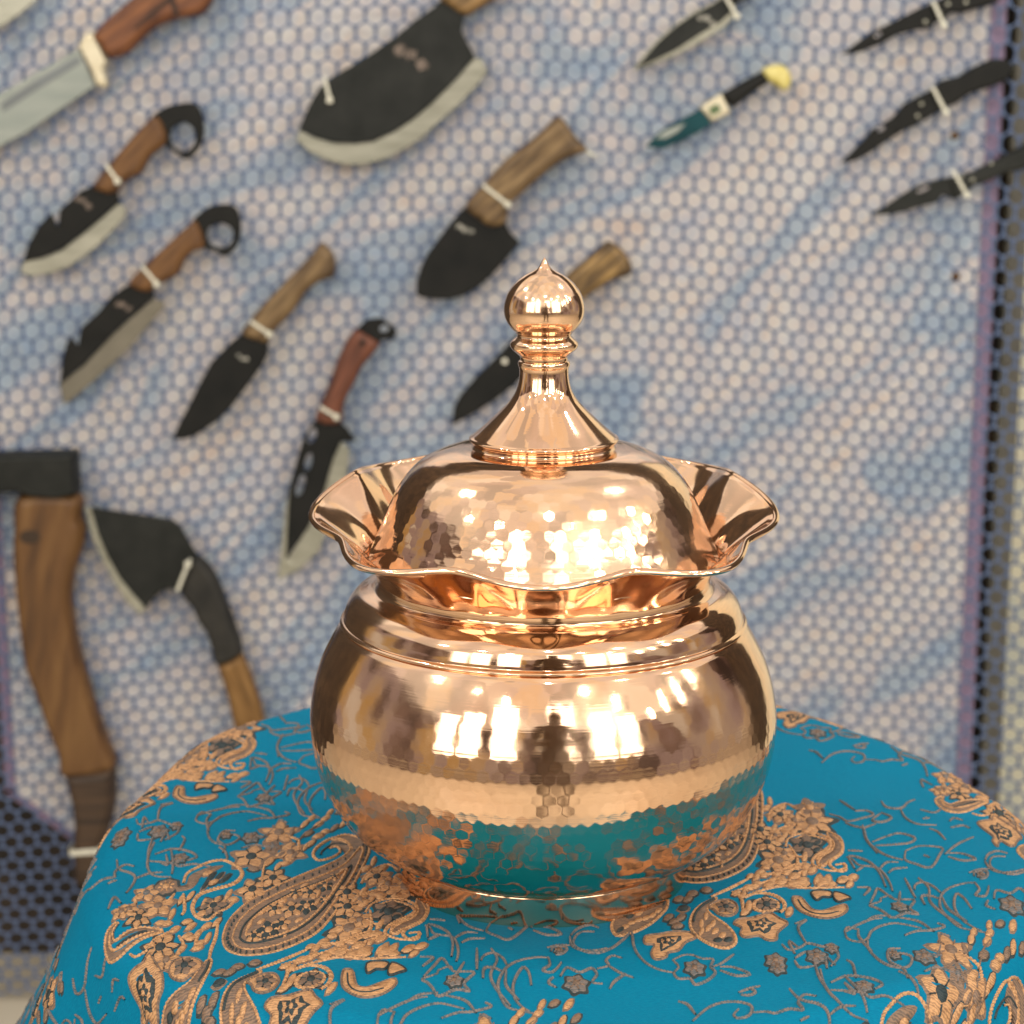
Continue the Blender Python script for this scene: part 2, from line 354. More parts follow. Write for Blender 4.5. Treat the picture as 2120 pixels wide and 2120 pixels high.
tcl = thing('tablecloth', (TC[0], TC[1], T), 'turquoise brocade cloth with copper coloured paisley draped over a round table', 'tablecloth')
def build_cloth():
    nph = 540; ph = np.linspace(0, 2 * PI, nph, endpoint=False)
    fr = np.concatenate([np.linspace(0.002, 0.90, 60), np.linspace(0.905, 1.10, 40), np.linspace(1.115, 2.7, 70)])
    R = Rf(ph)
    rho = fr[:, None] * R[None, :]; u = TC[0] + rho * np.cos(ph); v = TC[1] + rho * np.sin(ph)
    V = cloth(u, v).reshape(-1, 3); n = nph; m_ = len(fr)
    i, j = np.meshgrid(np.arange(m_ - 1), np.arange(n), indexing='ij'); j2 = (j + 1) % n
    F = np.stack([i * n + j, (i + 1) * n + j, (i + 1) * n + j2, i * n + j2], -1).reshape(-1, 4).tolist()
    F.append(list(range(n)))
    mesh_obj('fabric', V, F, M_CLOTH, tcl, True)
build_cloth()

# ---- brocade pattern: one repeat is traced on the table plane, then repeated along the weave
V1 = np.array([0.1833, 0.0791]); V2 = np.array([-0.0999, 0.2095])
def RG(ox, oy, s=4.2): return lambda p: onz(ox + p[0] / s, oy + p[1] / s, ZT)[:2]
R1 = RG(180, 1660); R2 = RG(540, 1660); R3 = RG(1300, 1660); R4 = RG(950, 1900); R6 = RG(1660, 1660)
def cv(f, pts): return [f(p) for p in pts]
MOTIF = []; VINE = []        # entries: ('line', pts, width, mat, h) / ('fill', pts, mat, h)
def line(dst, f, pts, wd, m, h=0.0008, smooth=True, off=(0, 0)):
    q = [np.array(p) - np.array(off) for p in cv(f, pts)]
    dst.append(('line', q, wd, m, h, smooth))
def fill(dst, f, pts, m, h=0.0004, outline=None, ow=0.0009, off=(0, 0), smooth=True):
    q = [np.array(p) - np.array(off) for p in cv(f, pts)]
    q = catmull(q, 3, True) if smooth else q
    dst.append(('fill', q, m, h))
    if outline is not None: dst.append(('line', q + [q[0], q[1]], ow, outline, h + 0.0004, False))
def inset(f, pts, k):
    q = cv(f, pts); c = sum(q) / len(q); return [c + (p - c) * k for p in q]
ID = lambda p: np.array(p)
def rosette(dst, c, r, n, m, mc, ph=0.0, h=0.0005, sq=0.62):
    c = np.array(c); E_ = lambda x, y: c + np.array([x, y * 1.75])
    pts = []; r = r * .72
    for k in range(n * 6):
        a = ph + 2 * PI * k / (n * 6); rr = r * (1 - (1 - sq) * (0.5 - 0.5 * math.cos(n * (a - ph))) ** 0.8)
        pts.append(E_(rr * math.cos(a), rr * math.sin(a)))
    if h < 0.00065: dst.append(('fill', [c + (p - c) * 1.22 - np.array([0, .0005]) for p in pts], 2 if n != 5 else 1, 0.00016))  # wider underlay: ground weave plus shade painted around the flower
    dst.append(('fill', pts, m, h))
    dst.append(('fill', [E_(.30 * r * math.cos(a), .30 * r * math.sin(a)) for a in np.linspace(0, 2 * PI, 9)[:-1]], mc, h + 0.0004))
    for k in range(n):
        a = ph + 2 * PI * (k + 0.5) / n
        dst.append(('line', [E_(.34 * r * math.cos(a), .34 * r * math.sin(a)), E_(.66 * r * math.cos(a), .66 * r * math.sin(a))], 0.0007, mc, h + 0.00045, False))
FORE = 0.40                       # how much the table plane is foreshortened where the pattern was traced
def leaf(dst, c, ln, wd, a, m, h=0.0006):
    c = np.array(c); ln *= .52; wd *= .52
    def P_(x, y): return c + np.array([x * math.cos(a) - y * math.sin(a), (x * math.sin(a) + y * math.cos(a)) / FORE])
    pts = [P_(-ln / 2, 0), P_(-ln * .25, wd * .42), P_(ln * .1, wd * .5), P_(ln * .38, wd * .3), P_(ln / 2, 0), P_(ln * .38, -wd * .3), P_(ln * .1, -wd * .5), P_(-ln * .25, -wd * .42)]
    if h < 0.00065: dst.append(('fill', [c + (p - c) * 1.28 - np.array([0, .0006]) for p in pts], 2 if (m == 1 or int(abs(c[0]) * 9000) % 3 == 0) else 1, 0.00014))  # larger, offset underlay colours in the weave and the shade beside each leaf
    dst.append(('fill', pts, m, h))
O, TN, NV, GR = 0, 1, 2, 3
# big paisley
PA = [(-332, 1190), (-300, 1080), (-230, 990), (-100, 890), (60, 805), (250, 712), (430, 625), (580, 555), (710, 485), (780, 410), (720, 350), (620, 330), (720, 290), (830, 305),
      (930, 350), (945, 420), (920, 500), (850, 640), (780, 770), (690, 920), (600, 1040), (490, 1150), (350, 1230), (200, 1290), (50, 1330), (-130, 1345), (-250, 1320), (-310, 1270)]
fill(MOTIF, R2, PA, TN, 0.0003, O, 0.0011)
PB = [(-250, 1190), (-220, 1100), (-150, 1010), (-20, 915), (130, 840), (300, 760), (470, 690), (620, 615), (740, 540), (830, 440), (870, 400), (890, 430), (850, 540), (780, 680), (690, 820),
      (600, 950), (510, 1060), (410, 1140), (280, 1205), (140, 1255), (0, 1285), (-120, 1290), (-210, 1260)]
line(MOTIF, R2, PB + PB[:1], 0.0011, O, 0.0008)
PC = [(-185, 1190), (-160, 1110), (-90, 1030), (40, 940), (190, 865), (350, 790), (520, 720), (660, 650), (760, 580), (790, 560), (770, 620), (700, 740), (620, 860), (530, 970), (430, 1060), (320, 1130), (200, 1180), (60, 1220),
      (-60, 1240), (-140, 1230)]
line(MOTIF, R2, PC + PC[:1], 0.0012, NV, 0.0009)
q = inset(R2, PC, 0.90); MOTIF.append(('line', q + q[:1], 0.0014, O, 0.0009, True))
PAd = catmull([np.array(p, float) for p in PA[:9] + PA[14:]], 5, True); PBd = catmull([np.array(p, float) for p in PB], 6, True)
for k in range(0, len(PAd), 2):   # the ladder of beads between the two outlines
    a = PAd[k]; b_ = min(PBd, key=lambda p: np.linalg.norm(p - a)); mid = 0.5 * (a + b_)
    pm = R2(mid); leaf(MOTIF, pm, 0.0026, 0.0016, math.atan2(*(R2(b_) - R2(a))[::-1]), NV, 0.0007)
for (x, y, r) in [(70, 1130, .0085), (-60, 1180, .006), (180, 1080, .006), (270, 960, .0075), (120, 960, .006), (400, 940, .007), (430, 820, .0065), (300, 830, .005), (560, 760, .0055), (560, 880, .005), (640, 670, .004)]:
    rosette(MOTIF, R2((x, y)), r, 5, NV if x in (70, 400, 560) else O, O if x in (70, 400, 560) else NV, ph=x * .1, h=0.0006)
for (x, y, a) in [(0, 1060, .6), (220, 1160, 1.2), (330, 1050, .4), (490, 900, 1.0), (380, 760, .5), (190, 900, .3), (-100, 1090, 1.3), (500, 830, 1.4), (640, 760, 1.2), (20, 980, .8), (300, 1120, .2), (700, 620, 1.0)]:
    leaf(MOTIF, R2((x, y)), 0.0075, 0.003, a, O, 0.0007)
line(MOTIF, R2, [(800, 420), (745, 350), (620, 325), (500, 395), (455, 465), (500, 520), (610, 495), (690, 440), (660, 395), (590, 410)], 0.0013, O, 0.0008)
line(MOTIF, R2, [(770, 380), (640, 370), (540, 430), (520, 470)], 0.0011, NV, 0.0007)
# spray of leaves above the paisley
for (x, y, s, a) in [(380, 200, 1.2, .9), (440, 150, 1, .7), (500, 200, 1.1, .6), (560, 150, 1, .5), (600, 100, 1, .9), (640, 230, 1.2, .8), (720, 190, 1.2, 1.0), (410, 280, 1.2, .4), (430, 370, 1.3, .8),
                     (390, 400, 1, 1.2), (270, 270, 1.2, 1.4), (250, 390, 1.2, .5), (300, 480, 1.3, 1.0), (500, 300, 1.2, .3), (560, 260, 1, .2), (180, 480, 1, .8), (70, 550, 1.5, .9), (150, 590, 1.2, 1.2),
                     (-62, 620, 1.2, .0), (210, 560, 1, .3), (110, 690, 1.4, .4), (820, 170, 1.2, .7), (880, 260, 1.2, .9), (790, 90, 1.2, .8), (690, 90, 1.1, .4)]:
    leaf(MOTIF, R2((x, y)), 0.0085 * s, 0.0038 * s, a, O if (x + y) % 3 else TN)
line(MOTIF, R2, [(320, 470), (330, 360), (300, 330), (200, 300)], 0.0012, O)
line(MOTIF, R2, [(310, 360), (420, 260), (520, 200)], 0.0008, TN)
line(MOTIF, R2, [(10, 850), (20, 640), (60, 540), (180, 500), (320, 470)], 0.0009, O)
rosette(MOTIF, R2((160, 280)), .0125, 5, O, TN, .4, sq=.5); rosette(MOTIF, R2((260, 460)), .010, 5, O, TN, 1, sq=.6)
rosette(MOTIF, R1((1430, 510)), .0125, 5, O, NV, .3); rosette(MOTIF, R1((1440, 800)), .0095, 5, O, NV, .8); rosette(MOTIF, R1((1620, 700)), .0095, 6, O, NV, .1)
rosette(MOTIF, R1((1620, 410)), .006, 5, TN, GR, .1)
# small paisley and its neighbours on the left
line(MOTIF, R1, [(840, 740), (870, 660), (960, 610), (1080, 560), (1200, 550), (1300, 600), (1350, 650), (1330, 710), (1260, 760), (1100, 800), (980, 840), (930, 900), (920, 960), (960, 1020), (1050, 1040), (1140, 980), (1230, 940), (1290, 880)], 0.0017, O)
fill(MOTIF, R1, [(870, 740), (890, 680), (960, 640), (1080, 600), (1190, 590), (1120, 640), (1000, 680), (960, 740), (900, 790), (780, 810), (760, 790), (840, 770)], TN, .0004)
for (x, y, a) in [(1080, 690, 1.0), (1150, 690, .9), (1210, 700, .8), (1030, 760, 1.2)]: leaf(MOTIF, R1((x, y)), .010, .004, a, NV)
for (x, y, a) in [(1050, 660, .3), (1100, 740, .4), (1020, 910, 1.5), (1080, 930, 1.0), (1120, 890, .8), (1170, 920, 1.1), (1230, 840, 1.2), (1270, 880, .1), (1000, 990, .2), (900, 850, 1.1), (740, 1000, 1.5), (870, 1060, .2), (820, 880, 1.4),
                  (900, 1100, .7), (960, 1160, 1.1), (1040, 1090, .5), (900, 1200, .2), (980, 1240, .6), (820, 1300, 1.0), (870, 1180, .4), (690, 1080, .2), (760, 1130, .6), (1050, 1190, 1.4), (960, 1280, .3), (1130, 1060, .9), (640, 1080, .1), (700, 1200, .2)]:
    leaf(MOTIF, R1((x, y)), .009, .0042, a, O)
rosette(MOTIF, R1((520, 830)), .008, 5, O, GR, .2); rosette(MOTIF, R1((690, 770)), .0075, 8, TN, O, 0, sq=.9); rosette(MOTIF, R1((620, 940)), .010, 5, O, TN, .6); rosette(MOTIF, R1((450, 1050)), .008, 6, O, NV, .6)
rosette(MOTIF, R1((1100, 930)), .0085, 6, TN, NV, .2); rosette(MOTIF, R1((640, 1290)), .0105, 7, O, NV, .3); rosette(MOTIF, R1((690, 1400)), .0075, 5, O, TN, .3); rosette(MOTIF, R1((300, 1000)), .006, 5, O, TN, .3)
rosette(MOTIF, R1((370, 980)), .006, 5, O, TN, 1.3)
for pts in ([(1140, 1060), (1120, 1180), (1080, 1290), (1060, 1400)], [(840, 830), (850, 960), (820, 1010)], [(800, 1180), (840, 1260), (800, 1340), (740, 1400)], [(430, 930), (420, 880), (480, 830)], [(540, 1290), (600, 1220), (780, 1120)],
            [(940, 1300), (960, 1180), (1020, 1110)], [(600, 960), (700, 900), (760, 830)], [(360, 1300), (420, 1330), (540, 1300), (640, 1200)]):
    line(MOTIF, R1, pts, .0014, O)
fill(MOTIF, R1, [(230, 1080), (150, 1120), (110, 1200), (130, 1280), (260, 1290), (400, 1250), (560, 1190), (660, 1145), (500, 1130), (340, 1160), (230, 1190), (210, 1130), (270, 1080)], TN, .0004, O, .0013)
line(MOTIF, R1, [(190, 1130), (170, 1210), (240, 1240), (400, 1210), (580, 1160)], .0012, O, .0009); line(MOTIF, R1, [(240, 1230), (400, 1190), (520, 1160)], .0008, NV, .0010)
def star(f, pts, cen, off=(0, 0)):
    fill(MOTIF, f, pts, O, .0005, TN, .0009, off=off, smooth=True)
    c = f(cen) - np.array(off); qs = [np.array(p) - np.array(off) for p in cv(f, pts)]
    MOTIF.append(('fill', [c + (q_ - c) * (.66 if k % 2 else .56) for k, q_ in enumerate(qs)], NV, .0008))
    MOTIF.append(('fill', [c + (q_ - c) * (.52 if k % 2 else .34) for k, q_ in enumerate(qs)], O, .0010))
    rosette(MOTIF, c, .0042, 5, NV, O, 0, .0012)
star(R1, [(300, 1420), (400, 1390), (480, 1380), (545, 1340), (590, 1400), (645, 1480), (630, 1560), (560, 1600), (500, 1640), (440, 1690), (370, 1710), (350, 1650), (300, 1660), (230, 1720), (250, 1640), (310, 1590), (290, 1500)], (430, 1540))
fill(MOTIF, R1, [(1085, 1390), (1060, 1500), (1000, 1600), (900, 1680), (780, 1760), (640, 1830), (500, 1880), (380, 1900), (370, 1820), (420, 1740), (520, 1680), (640, 1630), (780, 1600), (900, 1570), (980, 1490), (1040, 1400)], TN, .0004, O, .0012)
line(MOTIF, R1, [(1060, 1420), (1030, 1510), (970, 1590)], .0014, NV, .0009)
for (x, y, a) in [(900, 1640, .5), (820, 1690, .5), (740, 1720, .4), (660, 1740, .3), (580, 1770, .3), (500, 1810, .3), (440, 1840, .5), (700, 1670, .4), (600, 1700, .4)]:
    leaf(MOTIF, R1((x, y)), .008, .0035, a, O if x % 40 else NV, .0008)
fill(MOTIF, R1, [(740, 1530), (710, 1480), (760, 1410), (860, 1380), (960, 1390), (1010, 1440), (980, 1500), (900, 1540), (830, 1560)], O, .0005, TN, .001)
rosette(MOTIF, R1((850, 1460)), .0075, 5, TN, NV, .2, .0008)
# parts traced on the neighbouring repeat, one step V1 along
OFF = V1
BELL = [(760, 840), (640, 900), (570, 970), (540, 1060), (570, 1150), (660, 1230), (760, 1280), (860, 1300), (930, 1260), (930, 1190), (860, 1100), (770, 1030), (710, 980), (690, 930), (760, 870)]
fill(MOTIF, R3, BELL, TN, .0004, O, .0013, off=OFF)
line(MOTIF, R3, [(750, 850), (650, 910), (590, 980), (570, 1060)], .0014, NV, .0010, off=OFF)
for (x, y, a) in [(680, 1010, 1.2), (640, 1080, 1.3), (700, 1120, .8), (760, 1150, .6), (820, 1190, .5), (870, 1230, .2), (740, 1080, .9), (640, 1150, 1.0), (780, 1230, .1)]:
    leaf(MOTIF, R3((x, y)) - OFF, .0085, .0038, a, O if x % 3 else NV, .0008)
fill(MOTIF, R3, [(700, 920), (780, 870), (880, 860), (950, 910), (940, 980), (870, 1010), (790, 990), (750, 950)], O, .0005, TN, .001, off=OFF)
rosette(MOTIF, R3((850, 930)) - OFF, .007, 5, TN, NV, .2, .0008)
star(R3, [(1080, 1030), (1230, 990), (1310, 1040), (1390, 1090), (1340, 1140), (1300, 1180), (1290, 1240), (1210, 1240), (1140, 1200), (1020, 1210), (975, 1170), (990, 1120), (920, 1080), (960, 1040)], (1150, 1105), OFF)
star(R3, [(150, 1180), (280, 1160), (400, 1140), (540, 1150), (590, 1200), (500, 1240), (440, 1310), (350, 1330), (330, 1370), (240, 1390), (200, 1330), (230, 1260), (150, 1250)], (350, 1240), OFF)
for (x, y, a) in [(400, 1050, .3), (460, 1010, .6), (430, 1090, .2), (350, 1010, .5), (480, 930, .2), (520, 850, .5), (440, 850, .3), (560, 800, .2), (680, 770, .1)]: leaf(MOTIF, R3((x, y)) - OFF, .010, .005, a, TN if x % 3 else NV)
BOAT = [(1430, 850), (1470, 950), (1550, 1010), (1680, 1055), (1800, 1050), (1880, 1010), (1910, 960), (1880, 925), (1800, 950), (1690, 990), (1600, 970), (1540, 900), (1500, 850)]
fill(MOTIF, R3, BOAT, O, .0005, TN, .001, off=OFF)
line(MOTIF, R3, [(1480, 880), (1530, 960), (1610, 1010), (1720, 1025), (1830, 1000)], .0011, NV, .0011, off=OFF)
fill(MOTIF, R3, [(1590, 800), (1680, 785), (1770, 800), (1760, 850), (1690, 850), (1640, 880)], O, .0005, NV, .0008, off=OFF)
fill(MOTIF, R3, [(1790, 800), (1870, 820), (1940, 860), (1890, 880), (1830, 900), (1790, 860)], O, .0005, NV, .0007, off=OFF)
q = [R3((1200 + 110 * math.cos(a), 915 + 62 * math.sin(a))) - OFF for a in np.linspace(0, 2 * PI, 20)]
MOTIF.append(('line', q, .0018, O, .0008, False)); rosette(MOTIF, R3((1205, 912)) - OFF, .0085, 6, TN, NV, .4)
line(MOTIF, R3, [(1010, 840), (1120, 800), (1260, 820), (1350, 880), (1360, 950), (1320, 990)], .0018, O, off=OFF)
line(MOTIF, R3, [(1370, 400), (1390, 330), (1480, 290), (1620, 290), (1740, 330), (1760, 390), (1700, 440), (1620, 490), (1610, 550), (1700, 590), (1800, 605), (1890, 575), (1880, 545), (1800, 555)], .0015, O, off=OFF)
fill(MOTIF, R3, [(1740, 280), (1840, 330), (1870, 410), (1830, 480), (1740, 530), (1700, 565), (1650, 540), (1700, 480), (1770, 440), (1790, 380), (1740, 320)], TN, .0005, O, .0013, off=OFF)
rosette(MOTIF, R3((1560, 390)) - OFF, .012, 6, TN, NV, .4); line(MOTIF, R3, [(1390, 440), (1480, 480), (1560, 490)], .0014, O, off=OFF)
for (x, y, s, a) in [(1300, 470, 1.5, .2), (1360, 540, 1.5, .3), (1240, 520, 1.2, .6), (1200, 570, 1.2, .1), (1480, 570, 1.4, .5), (1540, 560, 1.4, .1), (1600, 600, 1.3, .5), (1450, 650, 1.5, .2), (1120, 720, 1.3, .3), (1250, 700, 1.6, .6),
                     (1330, 700, 1.6, .2), (1450, 720, 1.5, .4), (1060, 750, 1.2, .1), (1000, 820, 1.2, .8), (1540, 720, 1.2, .2), (1700, 700, 1.8, .2), (1640, 690, 1.2, 1.0), (1760, 720, 1.3, .1), (1860, 690, 1.3, .2), (1400, 170, 1.4, .7),
                     (1390, 255, 1.8, .0), (1270, 110, 1.9, .6), (1200, 60, 1.3, .4), (1330, 60, 1.5, .7), (1180, 640, 1.2, .1), (1380, 620, 1.2, .2), (940, 800, 1.2, .3), (1060, 650, 1, .3), (1050, 920, 1.5, 1.2), (1020, 970, 1.4, .6), (1400, 980, 1.3, .9)]:
    leaf(MOTIF, R3((x, y)) - OFF, .0078 * s, .0037 * s, a, O)
for pts in ([(1080, 640), (1300, 620), (1420, 560), (1540, 540)], [(720, 830), (900, 750), (1050, 670)], [(900, 790), (1100, 730), (1300, 680), (1500, 710)], [(1010, 830), (1150, 780), (1350, 740), (1560, 760), (1880, 750)], [(1400, 690), (1500, 620), (1620, 580)],
            [(1000, 960), (990, 860), (940, 790)]):
    line(MOTIF, R3, pts, .0014, O, off=OFF)
rosette(MOTIF, R3((1600, 190)) - OFF, .0155, 7, O, TN, .1); rosette(MOTIF, R3((1150, 250)) - OFF, .0095, 6, O, NV, .2); rosette(MOTIF, R3((1210, 360)) - OFF, .0095, 6, O, NV, .9); rosette(MOTIF, R3((1280, 300)) - OFF, .006, 5, O, TN, .9)
rosette(MOTIF, R3((1580, 70)) - OFF, .010, 5, TN, O, .4)
# right-hand flourish of the traced repeat
for pts in ([(870, 720), (920, 640), (1010, 580), (1120, 550), (1200, 600)], [(730, 980), (840, 860), (960, 790), (1100, 760), (1300, 740)], [(950, 960), (960, 1100), (900, 1190), (780, 1240), (500, 1270)], [(1400, 880), (1440, 960), (1400, 1050), (1260, 1130), (1240, 1180), (1300, 1230), (1370, 1210), (1370, 1150)],
            [(1030, 900), (1150, 870), (1300, 910), (1340, 970), (1260, 1040), (1150, 1100), (1130, 1180)]):
    line(MOTIF, R2, pts, .0015, O)
for (x, y, a) in [(1150, 970, .5), (1220, 950, .4), (1100, 1000, .7), (1060, 960, .9), (1180, 1020, .3)]: leaf(MOTIF, R2((x, y)), .009, .004, a, NV)
rosette(MOTIF, R2((770, 1120)), .013, 6, O, TN, .3); rosette(MOTIF, R2((860, 1050)), .008, 5, O, TN, .8); rosette(MOTIF, R2((1010, 660)), .009, 5, O, NV, .5); rosette(MOTIF, R2((1110, 720)), .008, 5, O, TN, .5)
for (x, y, s, a) in [(980, 520, 1.2, 1.4), (890, 790, 1.3, 1.0), (780, 950, 1.6, .7), (900, 900, 1.4, .6), (960, 860, 1.2, .9), (1050, 830, 1.3, .4), (540, 1240, 1.3, .4), (480, 1290, 1.3, .8), (620, 1330, 1.6, .3), (560, 1370, 1.3, .2), (700, 1310, 1.3, .5),
                     (880, 1340, 1.9, .5), (790, 1360, 1.5, .2), (1060, 1330, 1.8, 1.2), (1140, 1320, 1.6, 1.0), (1000, 1180, 1.3, .3), (1040, 1080, 1.3, 1.0), (1290, 1310, 1.5, .3), (1390, 1290, 1.4, .4), (1330, 1360, 1.1, .6), (690, 1260, 1.1, .2), (1180, 660, 1.2, .7),
                     (1250, 790, 1.3, .3), (1180, 820, 1.3, .2), (960, 1240, 1.2, .9), (420, 1380, 1.3, .3), (340, 1400, 1.3, .5)]:
    leaf(MOTIF, R2((x, y)), .0078 * s, .0037 * s, a, O)
# vines
DRAPE = []
_rg = random.Random(5)
for k in range(60):
    rho_ = _rg.uniform(.247, .30); ph_ = math.radians(_rg.uniform(186, 207)); c_ = TC + rho_ * np.array([math.cos(ph_), math.sin(ph_)])
    if k % 4: leaf(DRAPE, c_, _rg.uniform(.005, .010), .0045, _rg.uniform(0, 3), (O, TN, TN, GR)[k % 4])
    else: rosette(DRAPE, c_, _rg.uniform(.005, .009), 5, (O, TN)[k // 4 % 2], NV, .3)
VW = .00108
for f, lst in ((R4, [[(190, 420), (220, 370), (300, 345), (380, 390), (420, 460)], [(780, 380), (680, 380), (540, 410), (430, 470), (365, 560), (340, 650), (370, 760), (430, 840), (560, 870), (710, 890)],
                     [(630, 640), (610, 530), (560, 480), (500, 560), (470, 660), (490, 760), (550, 830), (620, 870)], [(370, 520), (300, 490), (220, 500), (210, 590)], [(780, 380), (790, 450), (730, 500), (800, 520), (850, 480), (890, 420)],
                     [(880, 550), (940, 470), (1050, 510), (1150, 470), (1200, 520), (1160, 590), (1250, 600)], [(1200, 470), (1300, 440), (1280, 390), (1340, 350), (1420, 370)], [(1300, 440), (1400, 500), (1520, 540)], [(1450, 510), (1350, 580), (1310, 640)],
                     [(820, 560), (780, 610), (850, 650)], [(1180, 130), (1070, 130), (1010, 180), (1000, 250), (1080, 310), (1200, 330), (1330, 280), (1430, 200), (1500, 140), (1520, 250), (1560, 340), (1640, 420), (1750, 470), (1860, 490)],
                     [(800, 320), (820, 280), (900, 270), (940, 290), (900, 340), (840, 350)]]),
               (R3, [[(390, 1390), (480, 1350), (560, 1350), (640, 1380), (740, 1390), (720, 1450), (760, 1500), (700, 1560), (590, 1600), (540, 1550), (440, 1550), (400, 1500), (440, 1450), (390, 1390)], [(740, 1450), (820, 1420), (920, 1350)],
                     [(800, 1450), (920, 1460), (1060, 1520), (940, 1530), (800, 1480)], [(960, 1670), (1060, 1640), (1150, 1620)], [(1060, 1640), (1110, 1670), (1060, 1700), (980, 1690)], [(440, 1740), (520, 1770), (590, 1860)],
                     [(560, 1920), (680, 1810), (800, 1760), (930, 1750), (1050, 1780), (1080, 1820), (1050, 1890), (960, 1910), (920, 1870), (960, 1820)], [(1340, 1280), (1400, 1330), (1500, 1310), (1560, 1280), (1680, 1310), (1790, 1340), (1830, 1400), (1760, 1480)],
                     [(1450, 1420), (1500, 1480), (1620, 1470)], [(1450, 1400), (1540, 1350)], [(1450, 1100), (1550, 1070), (1480, 1130), (1520, 1230), (1560, 1290)], [(1090, 1860), (1200, 1860), (1280, 1880), (1400, 1850), (1520, 1860), (1480, 1790), (1530, 1720), (1640, 1740)]]),
               (R6, [[(370, 1180), (400, 1250), (500, 1280), (570, 1250), (600, 1190), (680, 1140), (800, 1110), (920, 1125), (1040, 1150)], [(370, 1180), (400, 1150), (500, 1170)], [(570, 1260), (580, 1340), (660, 1430), (760, 1490), (880, 1510), (940, 1480), (950, 1410), (850, 1380), (790, 1410)],
                     [(890, 1220), (1000, 1180), (1120, 1170), (1240, 1130), (1180, 1100)], [(1180, 1190), (1290, 1220)], [(840, 1540), (920, 1580), (990, 1640), (1030, 1700)], [(1050, 1440), (1120, 1390), (1220, 1390)], [(1060, 1540), (1160, 1500), (1300, 1510), (1360, 1520)],
                     [(160, 1500), (190, 1620), (260, 1740), (360, 1830), (460, 1870), (600, 1880)], [(250, 1620), (380, 1570), (500, 1580), (620, 1610), (700, 1660), (630, 1700)], [(250, 1690), (400, 1710), (520, 1730), (600, 1760), (730, 1740), (920, 1770)],
                     [(540, 260), (570, 370), (660, 450), (760, 500), (880, 530)], [(610, 380), (740, 340), (850, 320), (980, 360), (940, 400), (800, 410), (640, 410)], [(390, 490), (440, 510), (500, 560), (640, 580), (720, 640), (770, 720), (790, 790)],
                     [(680, 860), (760, 830), (810, 870), (900, 870), (980, 880), (940, 960), (1010, 1020), (900, 1010), (790, 1060), (710, 1000), (650, 960), (590, 930), (680, 890), (680, 860)], [(750, 630), (800, 600), (920, 590)]])):
    for pts in lst: line(VINE, f, pts, VW, GR)
R5 = RG(200, 1440, 3.715)
for pts in ([(690, 20), (740, 80), (860, 90), (920, 30), (980, 0)], [(860, 100), (900, 180), (1000, 240), (1170, 250)], [(1030, 100), (1150, 130), (1220, 80)], [(240, 130), (330, 160), (400, 200), (520, 180), (620, 150), (560, 110), (460, 110)],
            [(380, 210), (440, 240), (540, 260), (640, 230)], [(330, 10), (400, 60), (460, 100)], [(690, 130), (780, 180), (700, 220), (610, 200), (680, 140)], [(1110, 280), (1180, 310), (1250, 380)],
            [(900, 460), (1000, 430), (1100, 430), (1220, 450), (1200, 500), (1120, 600), (1000, 570), (900, 530), (900, 460)], [(1240, 500), (1350, 420), (1490, 350)], [(1260, 490), (1390, 500), (1510, 550), (1400, 560), (1270, 520)],
            [(1590, 560), (1620, 510), (1700, 480), (1790, 500)], [(1590, 570), (1640, 640), (1740, 680), (1850, 680), (1930, 660)], [(1450, 660), (1540, 640), (1640, 640)], [(1280, 210), (1320, 180), (1400, 200)], [(1290, 270), (1400, 250), (1460, 270)],
            [(400, 440), (530, 450)], [(480, 750), (590, 760), (540, 830)], [(470, 610), (540, 570)], [(1050, 190), (1110, 180)], [(1060, 500), (1110, 520)]):
    line(VINE, R6, pts, VW, GR)
for f, lst in ((R1, [[(530, 560), (540, 450), (590, 340)], [(740, 660), (750, 560), (730, 450)], [(1180, 480), (1200, 420), (1140, 370), (1190, 290), (1290, 280)], [(1060, 300), (1040, 210), (1080, 150)], [(960, 170), (1100, 120), (1240, 80), (1330, 70)],
                     [(340, 830), (390, 760), (420, 680), (380, 640), (280, 600), (260, 520)], [(420, 690), (540, 650), (660, 640)], [(180, 960), (240, 870), (300, 930)], [(180, 720), (260, 700)], [(640, 560), (700, 580), (690, 500)], [(800, 470), (850, 380), (830, 350)],
                     [(1380, 350), (1450, 300), (1520, 330), (1620, 250)], [(480, 300), (500, 220), (540, 260)], [(640, 400), (690, 330), (720, 380)]]),
               (R5, [[(1400, 480), (1390, 400), (1430, 320)], [(1180, 560), (1200, 490), (1300, 520), (1330, 580), (1300, 670)], [(1330, 570), (1420, 530), (1500, 530)], [(1600, 920), (1530, 830), (1520, 760), (1580, 680), (1560, 620)], [(1660, 890), (1600, 820), (1620, 740)],
                     [(1100, 780), (1180, 720), (1240, 680), (1280, 740)], [(1250, 780), (1300, 770), (1370, 700)], [(1440, 740), (1470, 620)], [(950, 910), (1060, 870), (1170, 860)], [(1200, 870), (1330, 900), (1380, 960)]])):
    for pts in lst: line(VINE, f, pts, VW, GR)
for f, x, y, r in ((R1, 300, 340, .006), (R1, 1430, 330, .006), (R1, 780, 270, .004), (R4, 1020, 610, .007), (R3, 580, 1460, .006), (R3, 1640, 1390, .006), (R6, 850, 940, .005), (R4, 870, 310, .003), (R6, 540, 1670, .005), (R3, 1300, 1470, .005), (R6, 800, 1390, .004)):
    rosette(VINE, f((x, y)), r, 6, GR, TN, 0.3, sq=.75)

